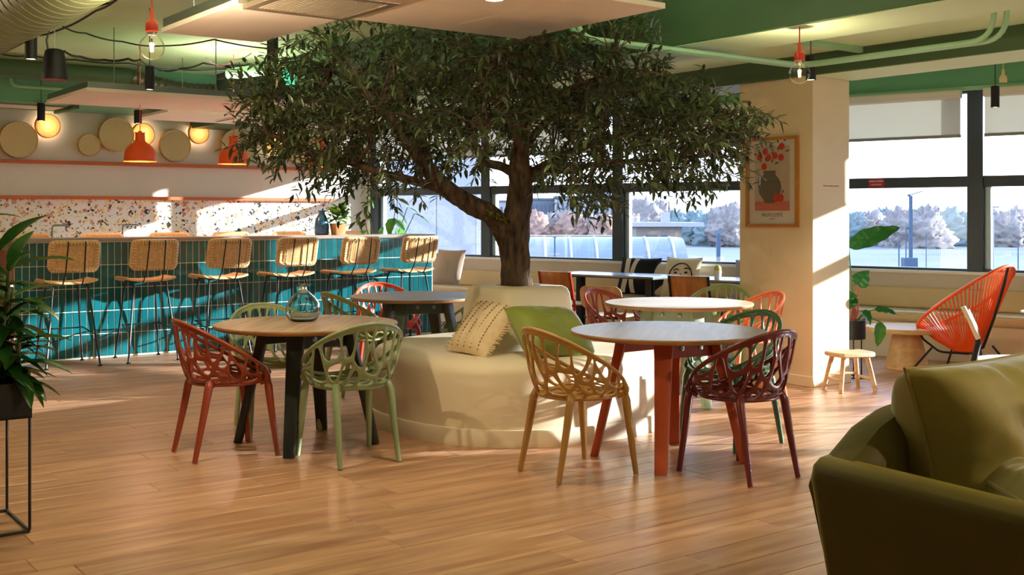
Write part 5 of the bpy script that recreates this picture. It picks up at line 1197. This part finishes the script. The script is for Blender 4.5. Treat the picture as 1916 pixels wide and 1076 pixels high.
cushion('patterned_cushion', 'cream and black cushion behind the window table, beside the face cushion', cushloc(1228, 0, 11.08), AW, D(-22), .44, .42, .14, mat('cream_cotton_plain', (224, 212, 196), .9), seed=3,
        parts=lambda t, w, h, th: [ob('black_patch', (lambda mb: (mb.grid(lambda u, v: (-.2+.26*v*u+.16*u, -th/2*(max(0, 1-abs(2*(-.2+.26*v*u+.16*u)/w)**2.6)*max(0, 1-abs(2*(.03+.5*v)-1)**2.6))**.5-.004, h*(.03+.5*v)), 8, 8), mb)[1])(MB()), BC, parent=t)])
def faceparts(t, w, h, th):
    def S(x, z): k = max(0, 1-abs(2*x/w)**2.6)*max(0, 1-abs(2*z/h-1)**2.6); return Vector((x, -th/2*k**.5-.004, z))
    def line(nm, pts, r): mb = MB(); mb.tube([S(x, z) for x, z in pts], r, 6); ob(nm, mb, BC, parent=t)
    line('face_outline', [(.02+.145*cos(a), .22+.165*sin(a)) for a in [(-.55+i/24)*2*pi*.93+1.6 for i in range(23)]], .006)
    line('eyebrow', [(-.07, .30), (-.03, .315), (.0, .30)], .006); line('eyebrow', [(.06, .32), (.10, .33), (.14, .31)], .006)
    for x, z, rx, rz in ((-.04, .27, .02, .012), (.09, .275, .02, .012), (.03, .12, .045, .035), (-.085, .20, .016, .022)):
        mb = MB(); c = S(x, z); mb.v = [tuple(S(x, z))]+[tuple(S(x+rx*cos(2*pi*i/16), z+rz*sin(2*pi*i/16))) for i in range(16)]; mb.f = [(0, i+1, (i+1) % 16+1) for i in range(16)]; ob('painted_mark', mb, BC, parent=t)
    line('nose', [(.03, .26), (.045, .21), (.02, .20)], .005); line('nose', [(.0, .20), (.01, .195)], .005)
cushion('face_cushion', 'cream cushion with a black line drawing of a face on the window bench', cushloc(1268, 0, 11.04), AW, D(-20), .46, .48, .15, mat('cream_canvas', (236, 220, 186), .9), parts=faceparts)
cushion('lilac_cushion', 'pale lilac cushion on the bench cut off by the column', cushloc(1400, 0, 11.06), AW, D(-18), .44, .46, .14, mat('lilac_cotton', (186, 176, 182), .9), seed=6)
# ------------------------------------------------------------------ SOFA
VEL = vel('olive_velvet', (80, 70, 26), 1.0, .6); VEL.node_tree.nodes['Principled BSDF'].inputs['Sheen Tint'].default_value = lin((214, 194, 104))+(1,); VEL.node_tree.nodes['Principled BSDF'].inputs['Specular IOR Level'].default_value = .2; VELD = VEL
sf = thing('velvet_sofa', 'large dark olive velvet sofa in the right foreground', 'sofa', gp(2.60, 2.10, 0), AR)
# local x = R (to the right), local y = C (away); arm runs to -y, back runs to +x
def arm_ring(x0, x1, y, z0, z1, inset): return [(x0+inset, y, z0), (x1, y, z0), (x1, y, z1-.02), (x1-.02, y, z1), (x0+.03, y, z1), (x0, y, z1-.03)]
mb = MB()
rings = []
for y, zt, ix in ((.0, .68, .06), (-.03, .68, .03), (-.25, .675, .02), (-.6, .665, .02), (-.98, .655, .02), (-1.02, .63, .04)):
    x0 = 0.0 if y < 0 else .03
    rings.append([(x0+.09+ix, y, .10), (x0+.24, y, .10), (.155, y, zt-.045), (.14, y, zt-.012), (.10, y, zt), (x0+.04, y, zt-.004), (x0+.01, y, zt-.022), (x0, y, zt-.055)])
mb.loft(rings); ob('arm', mb, VEL, parent=sf, ang=30, bevel=.012, seg=3)
mb = MB(); rings = []
for x, zt in ((.035, .65), (.11, .69), (.22, .76), (.34, .80), (.5, .815), (1.9, .815)):
    rings.append([(x+.14*(x < .1), .02-.07, .10), (x, .02, zt-.06), (x, .0, zt-.015), (x, -.03, zt), (x, -.10, zt), (x, -.125, zt-.02), (x, -.15, zt-.06), (x+.14*(x < .1), -.20, .10)])
mb.loft(rings); ob('backrest', mb, VEL, parent=sf, ang=30, bevel=.012, seg=3)
mb = MB(); mb.box(.16, 1.9, -1.0, -.15, .10, .30); ob('base', mb, VEL, parent=sf, bevel=.02)
mb = MB(); mb.box(.165, 1.05, -1.04, -.16, .30, .45); ob('seat_cushion', mb, VEL, parent=sf, bevel=.05, seg=4)
mb = MB(); mb.box(1.055, 1.9, -1.04, -.16, .30, .45); ob('seat_cushion', mb, VEL, parent=sf, bevel=.05, seg=4)
for x, y in ((.22, -.12), (.26, -.94), (1.8, -.12), (1.8, -.94)):
    mb = MB(); mb.tube([(x, y, .002), (x, y, .11)], [.014, .02], 10); ob('leg', mb, BLACK, parent=sf)
VEL_LIT = vel('olive_velvet_lit', (134, 120, 54), .9, .6)  # same velvet as the sofa, lightened to stand for light on the cushions
def sofa_cushion(lab, gx, gy, z, rz, lean, w, h, th, seed, m=VEL_LIT):
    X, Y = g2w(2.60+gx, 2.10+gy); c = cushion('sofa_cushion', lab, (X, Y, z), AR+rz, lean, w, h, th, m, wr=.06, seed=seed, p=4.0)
    def piping(i):
        a = 4*i/80; k = int(a); s = a-k; x, y = [(2*s-1, -1), (1, 2*s-1), (1-2*s, 1), (-1, 1-2*s)][k]
        return (x*w/2*(1-.05*(1-y*y)*abs(x)**3), 0, y*h/2*(1-.05*(1-x*x)*abs(y)**3)+h/2)
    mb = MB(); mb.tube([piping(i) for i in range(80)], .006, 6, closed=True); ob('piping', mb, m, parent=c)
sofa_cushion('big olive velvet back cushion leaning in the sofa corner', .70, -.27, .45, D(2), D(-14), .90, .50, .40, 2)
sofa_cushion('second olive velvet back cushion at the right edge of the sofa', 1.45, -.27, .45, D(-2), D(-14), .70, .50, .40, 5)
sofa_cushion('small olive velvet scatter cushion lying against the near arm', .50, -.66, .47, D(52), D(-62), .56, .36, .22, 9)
# ------------------------------------------------------------------ OUTSIDE
GZ = -6.5
mb = MB(); mb.add([(-400, 20, GZ), (600, 20, GZ), (900, 900, GZ), (-500, 900, GZ)], [(0, 1, 2, 3)]); o = ob('ground_outside', mb, mat('pale_yard_ground', (94, 101, 109), .9, vary=.15, vscale=.05), smooth=False); o['kind'] = 'structure'
def opx(u, v, Y): return px(u, v, Y)
# white neighbouring facade with panel joints
nb2 = thing('neighbour_facade', 'white panelled facade of the neighbouring building seen behind the bar', 'building', (-7.0, 36, GZ))
FAC = mat('white_facade_panel', (123, 126, 133), .5)
mb = MB(); mb.box(-3, 5.85, .06, 6, 0, 26); ob('wall', mb, mat('facade_joint', (68, 72, 78), .7), parent=nb2)
for i in range(7):
    for j in range(9):
        if j < 1: continue
        mb = MB(); mb.box(-3+i*1.265, -3+(i+1)*1.265-.02, 0, .06, j*2.9, (j+1)*2.9-.025); ob('panel', mb, FAC, parent=nb2)
mb = MB(); mb.box(-3, 4.3, -.06, 0, 11.55, 11.68); ob('ledge', mb, mat('dark_ledge', (39, 44, 50), .6), parent=nb2)
FARW = mat('far_white_render', (148, 146, 146), .8); FARB = mat('far_blue_grey', (86, 96, 109), .8); WIN = mat('far_window', (55, 66, 81), .3); FARP = mat('far_pinkish', (123, 113, 106), .8); ROOFG = mat('far_roof', (80, 87, 96), .7)  # distance haze is mixed into these muted building colours
def block(lab, u0, u1, vt, Y, rows, cols, m, dep=14, roof=None):
    a = px(u0, vt, Y); c = px(u1, vt, Y); t = thing('apartment_block', lab, 'building', (a.x, Y, GZ)); W = c.x-a.x; H = a.z-GZ
    mb = MB(); mb.box(0, W, 0, dep, 0, H); ob('wall', mb, m, parent=t, smooth=False)
    mb = MB(); mb.box(-.3, W+.3, -.3, dep, H, H+.5); ob('roof', mb, ROOFG, parent=t, smooth=False)
    ww_ = W/cols*.42; wh = 1.9; wm = MB(); wm.box(-ww_/2, ww_/2, -.12, .02, 0, wh); me = wm.mesh('window', False); me.materials.append(WIN)
    for i in range(cols):
        for j in range(rows): ob('window', me, None, parent=t, loc=(W*(i+.5)/cols, 0, H-3.3-j*3.2))
    return t
block('long pale apartment block with low roofline left of the trunk', 915, 990, 378, 330, 3, 8, FARW)
block('pale apartment block right of the trunk with blue-grey upper floors', 985, 1040, 374, 320, 3, 7, FARB)
block('taller white apartment block in the middle of the second window', 1040, 1092, 370, 310, 4, 6, FARW)
block('tall pale apartment block beside the window mullion', 1092, 1160, 358, 300, 5, 7, FARW)
block('long low apartment block above the trees right of the mullion', 1165, 1245, 385, 340, 2, 8, FARW)
def far_tree(lab, u, vt, Y, wpx, m, seed):
    top = px(u, vt, Y); k = Y/FPX; t = thing('far_tree', lab, 'tree', (top.x, Y, GZ), group='trees beyond the windows'); R_ = wpx*.72*k; H = top.z-GZ; mb = MB(); mb.ball((0, 0, H-R_*1.15), R_, 44, (1, .8, 1.15))
    for j in range(len(mb.v)):
        v = Vector(mb.v[j]); d = v-Vector((0, 0, H-R_*1.15)); q = v/R_+Vector((seed*3.7, seed*1.3, 0)); n_ = noise.noise(q*1.6)*.3+noise.noise(q*5)*.2+noise.noise(q*13)*.22+noise.noise(q*29)*.2
        mb.v[j] = tuple(Vector((0, 0, H-R_*1.15))+d*(.92+n_*.8))
    ob('crown', mb, m, parent=t, ang=180)
    mb = MB(); mb.tube([(0, 0, 0), (0, 0, H-R_*.6)], R_*.07, 6); ob('trunk', mb, mat('far_trunk', (68, 63, 66), .9), parent=t)
TRP = mat('rusty_far_foliage', (140, 112, 102), .95, vary=.15, vscale=.3); TRB = mat('blue_green_far_foliage', (98, 114, 118), .95, vary=.15, vscale=.3); TRO = mat('mauve_far_foliage', (126, 118, 116), .95, vary=.15, vscale=.3)  # foliage tones muted to carry the far haze
trees = [(930, 400, 250, 40, 0), (965, 402, 250, 44, 0), (1000, 394, 245, 46, 0), (1030, 402, 250, 44, 2), (1066, 396, 248, 50, 0), (1100, 400, 250, 48, 2), (1132, 398, 245, 46, 0), (1172, 396, 260, 50, 2), (1205, 374, 300, 70, 2), (1235, 376, 310, 60, 2), (1262, 394, 300, 60, 1), (1300, 395, 300, 64, 1), (1338, 392, 290, 60, 1), (1362, 384, 280, 56, 2), (1392, 388, 285, 60, 2),
 (1590, 396, 290, 60, 1), (1622, 394, 290, 60, 2), (1655, 396, 300, 60, 1), (1690, 390, 280, 66, 2), (1730, 386, 270, 74, 2), (1775, 392, 290, 66, 1), (1812, 392, 290, 60, 1), (1850, 394, 295, 60, 2), (1890, 388, 280, 64, 2), (1930, 390, 290, 60, 1)]
cnt = [0, 0, 0]
for i, (u, v, Y, w, c_) in enumerate(trees):
    cnt[c_] += 1; far_tree(['%s rusty autumn tree from the left, in the row below the apartment blocks', '%s blue-green hazy tree from the left in the far park line', '%s mauve-brown bare tree from the left in the far tree line'][c_] % ['first', 'second', 'third', 'fourth', 'fifth', 'sixth', 'seventh', 'eighth', 'ninth', 'tenth', 'eleventh', 'twelfth'][cnt[c_]-1], u, v, Y, w, (TRP, TRB, TRO)[c_], i)
# market hall with vaulted roof
a = px(850, 447, 150); vh = thing('market_hall', 'long hall with ribbed pale vaulted roof outside the middle windows', 'building', (a.x, 150, GZ)); W = px(1290, 447, 150).x-a.x; zt = a.z-GZ
mb = MB(); prof = [(7.0*(1-cos(pi*i/2/10)), zt-6.5+6.5*sin(pi*i/2/10)) for i in range(11)]
mb.loft([[(0, y, z) for y, z in prof]+[(0, 14, zt), (0, 14, 0), (0, 0, 0)], [(W, y, z) for y, z in prof]+[(W, 14, zt), (W, 14, 0), (W, 0, 0)]]); ob('vault', mb, mat('pale_blue_roof', (96, 106, 116), .5), parent=vh, ang=40)
for i in range(9):
    x = W*(i+.5)/9; mb = MB(); mb.tube([(x, y-.05, z+.05) for y, z in prof], .22, 6); ob('roof_rib', mb, mat('white_rib', (130, 131, 133), .5), parent=vh)
a = px(1190, 424, 185); hs = thing('station_house', 'small pinkish house with wide overhanging flat roof behind the vaulted hall', 'building', (a.x, 185, GZ)); W = px(1275, 424, 185).x-a.x; H = a.z-GZ
mb = MB(); mb.box(0, W, 0, 9, 0, H); ob('wall', mb, FARP, parent=hs, smooth=False)
mb = MB(); mb.box(-1, W+3.5, -1.5, 10, H, H+.7); ob('roof', mb, FARW, parent=hs)
for x in (.28, .42, .62):
    mb = MB(); mb.box(W*x-.4, W*x+.4, -.1, .02, H-3.2, H-1.4); ob('window', mb, WIN, parent=hs)
mb = MB(); mb.box(W*.6, W*.6+1.4, 2, 3.4, H+.7, H+2.4); ob('chimney', mb, FARW, parent=hs)
a = px(920, 441, 175); wl = thing('lettered_wall', 'low pale wall with white lettering behind the trunk', 'wall', (a.x, 175, GZ)); W = px(1150, 441, 175).x-a.x; H = a.z-GZ
mb = MB(); mb.box(0, W, 0, 6, 0, H); ob('wall', mb, FARP, parent=wl, smooth=False)
text('lettering', 'ennake', mat('sign_white', (145, 145, 145), .5), wl, 3.3, (px(1018, 0, 175).x-a.x, -.3, H-1.1), (pi/2, 0, 0), ext=.1)
# drilling rig, masts, fence
BLUE = mat('rig_blue', (48, 70, 94), .6)
a = px(1704, 495, 120); rg = thing('drilling_rig', 'tall blue drilling rig mast outside the right window', 'machine', (a.x, 120, GZ)); zt = px(0, 366, 120).z-GZ; zb = px(0, 482, 120).z-GZ
mb = MB(); mb.box(-.16, .16, -.16, .16, 0, zt); ob('mast', mb, BLUE, parent=rg)
mb = MB(); mb.bar((-.3, 0, zt), (1.2, 0, zt+.45), .10, .10); mb.box(-.32, -.05, -.1, .1, zt-.1, zt+.15); ob('jib', mb, BLUE, parent=rg)
mb = MB(); mb.box(-.85, .6, -.6, .6, 0, zb); mb.box(-.55, -.45, -.1, .1, zb, zb+3.2); mb.box(-.5, 0, -.1, .1, zb+3.1, zb+3.25); ob('carriage', mb, BLUE, parent=rg, bevel=.08)
for i, (u, vt, vb, Y, wd, lab) in enumerate(((1855, 386, 500, 130, .5, 'pale lattice lighting mast at the far right window'), (1682, 450, 492, 130, .12, 'short blue signal post left of the drilling rig'), (1344, 438, 500, 110, .35, 'dark post outside, left of the column'), (1038, 445, 490, 120, .16, 'thin dark lamp post right of the trunk'), (1733, 440, 480, 140, .08, 'thin pole right of the drilling rig'), (1905, 452, 500, 130, .1, 'thin pole at the right edge of the windows'))):
    a = px(u, vt, Y); t = thing('mast', lab, 'mast', (a.x, Y, GZ)); h = a.z-GZ
    if wd == .5:
        for sx in (-.25, .25):
            mb = MB(); mb.box(sx-.05, sx+.05, -.05, .05, 0, h); ob('pole', mb, FARW, parent=t)
        mb = MB()
        for j in range(14): z = h*.35+h*.62*j/14; mb.bar((-.25, 0, z), (.25, 0, z+h*.62/14), .06, .06)
        ob('lattice', mb, FARW, parent=t); mb = MB(); mb.box(-.9, .9, -.1, .1, h-.15, h); mb.box(-.6, .6, -.1, .1, h-.9, h-.8); ob('crossarm', mb, FARB, parent=t)
    else:
        mb = MB(); mb.box(-wd/2, wd/2, -wd/2, wd/2, 0, h); ob('pole', mb, BLUE, parent=t)
        mb = MB(); mb.box(-wd*1.2, wd*1.2, -.1, .1, h, h+wd); ob('head', mb, FARB, parent=t)
for lab, u0, u1, v0, v1, Y in (('long white railing across the yard outside the right window', 1725, 1940, 466, 478, 120), ('white railing near the rail tracks left of the drilling rig', 1590, 1700, 455, 464, 150), ('white fence beyond the hall, left of the column', 1290, 1400, 443, 452, 170)):
    Y = (EYE-GZ)*FPX/(v1-HY); a = px(u0, v1, Y); c_ = px(u1, v1, Y); t = thing('railing', lab, 'railing', (a.x, Y, GZ)); L = c_.x-a.x; h = px(0, v0, Y).z-a.z
    mb = MB(); mb.box(0, L, -.05, .05, h-.08, h); ob('top_rail', mb, FARW, parent=t);
    mb = MB(); n = int(L/.4)
    for i in range(n+1): mb.box(L*i/n-.03, L*i/n+.03, -.03, .03, 0, h)
    ob('bars', mb, FARW, parent=t, kind='stuff')
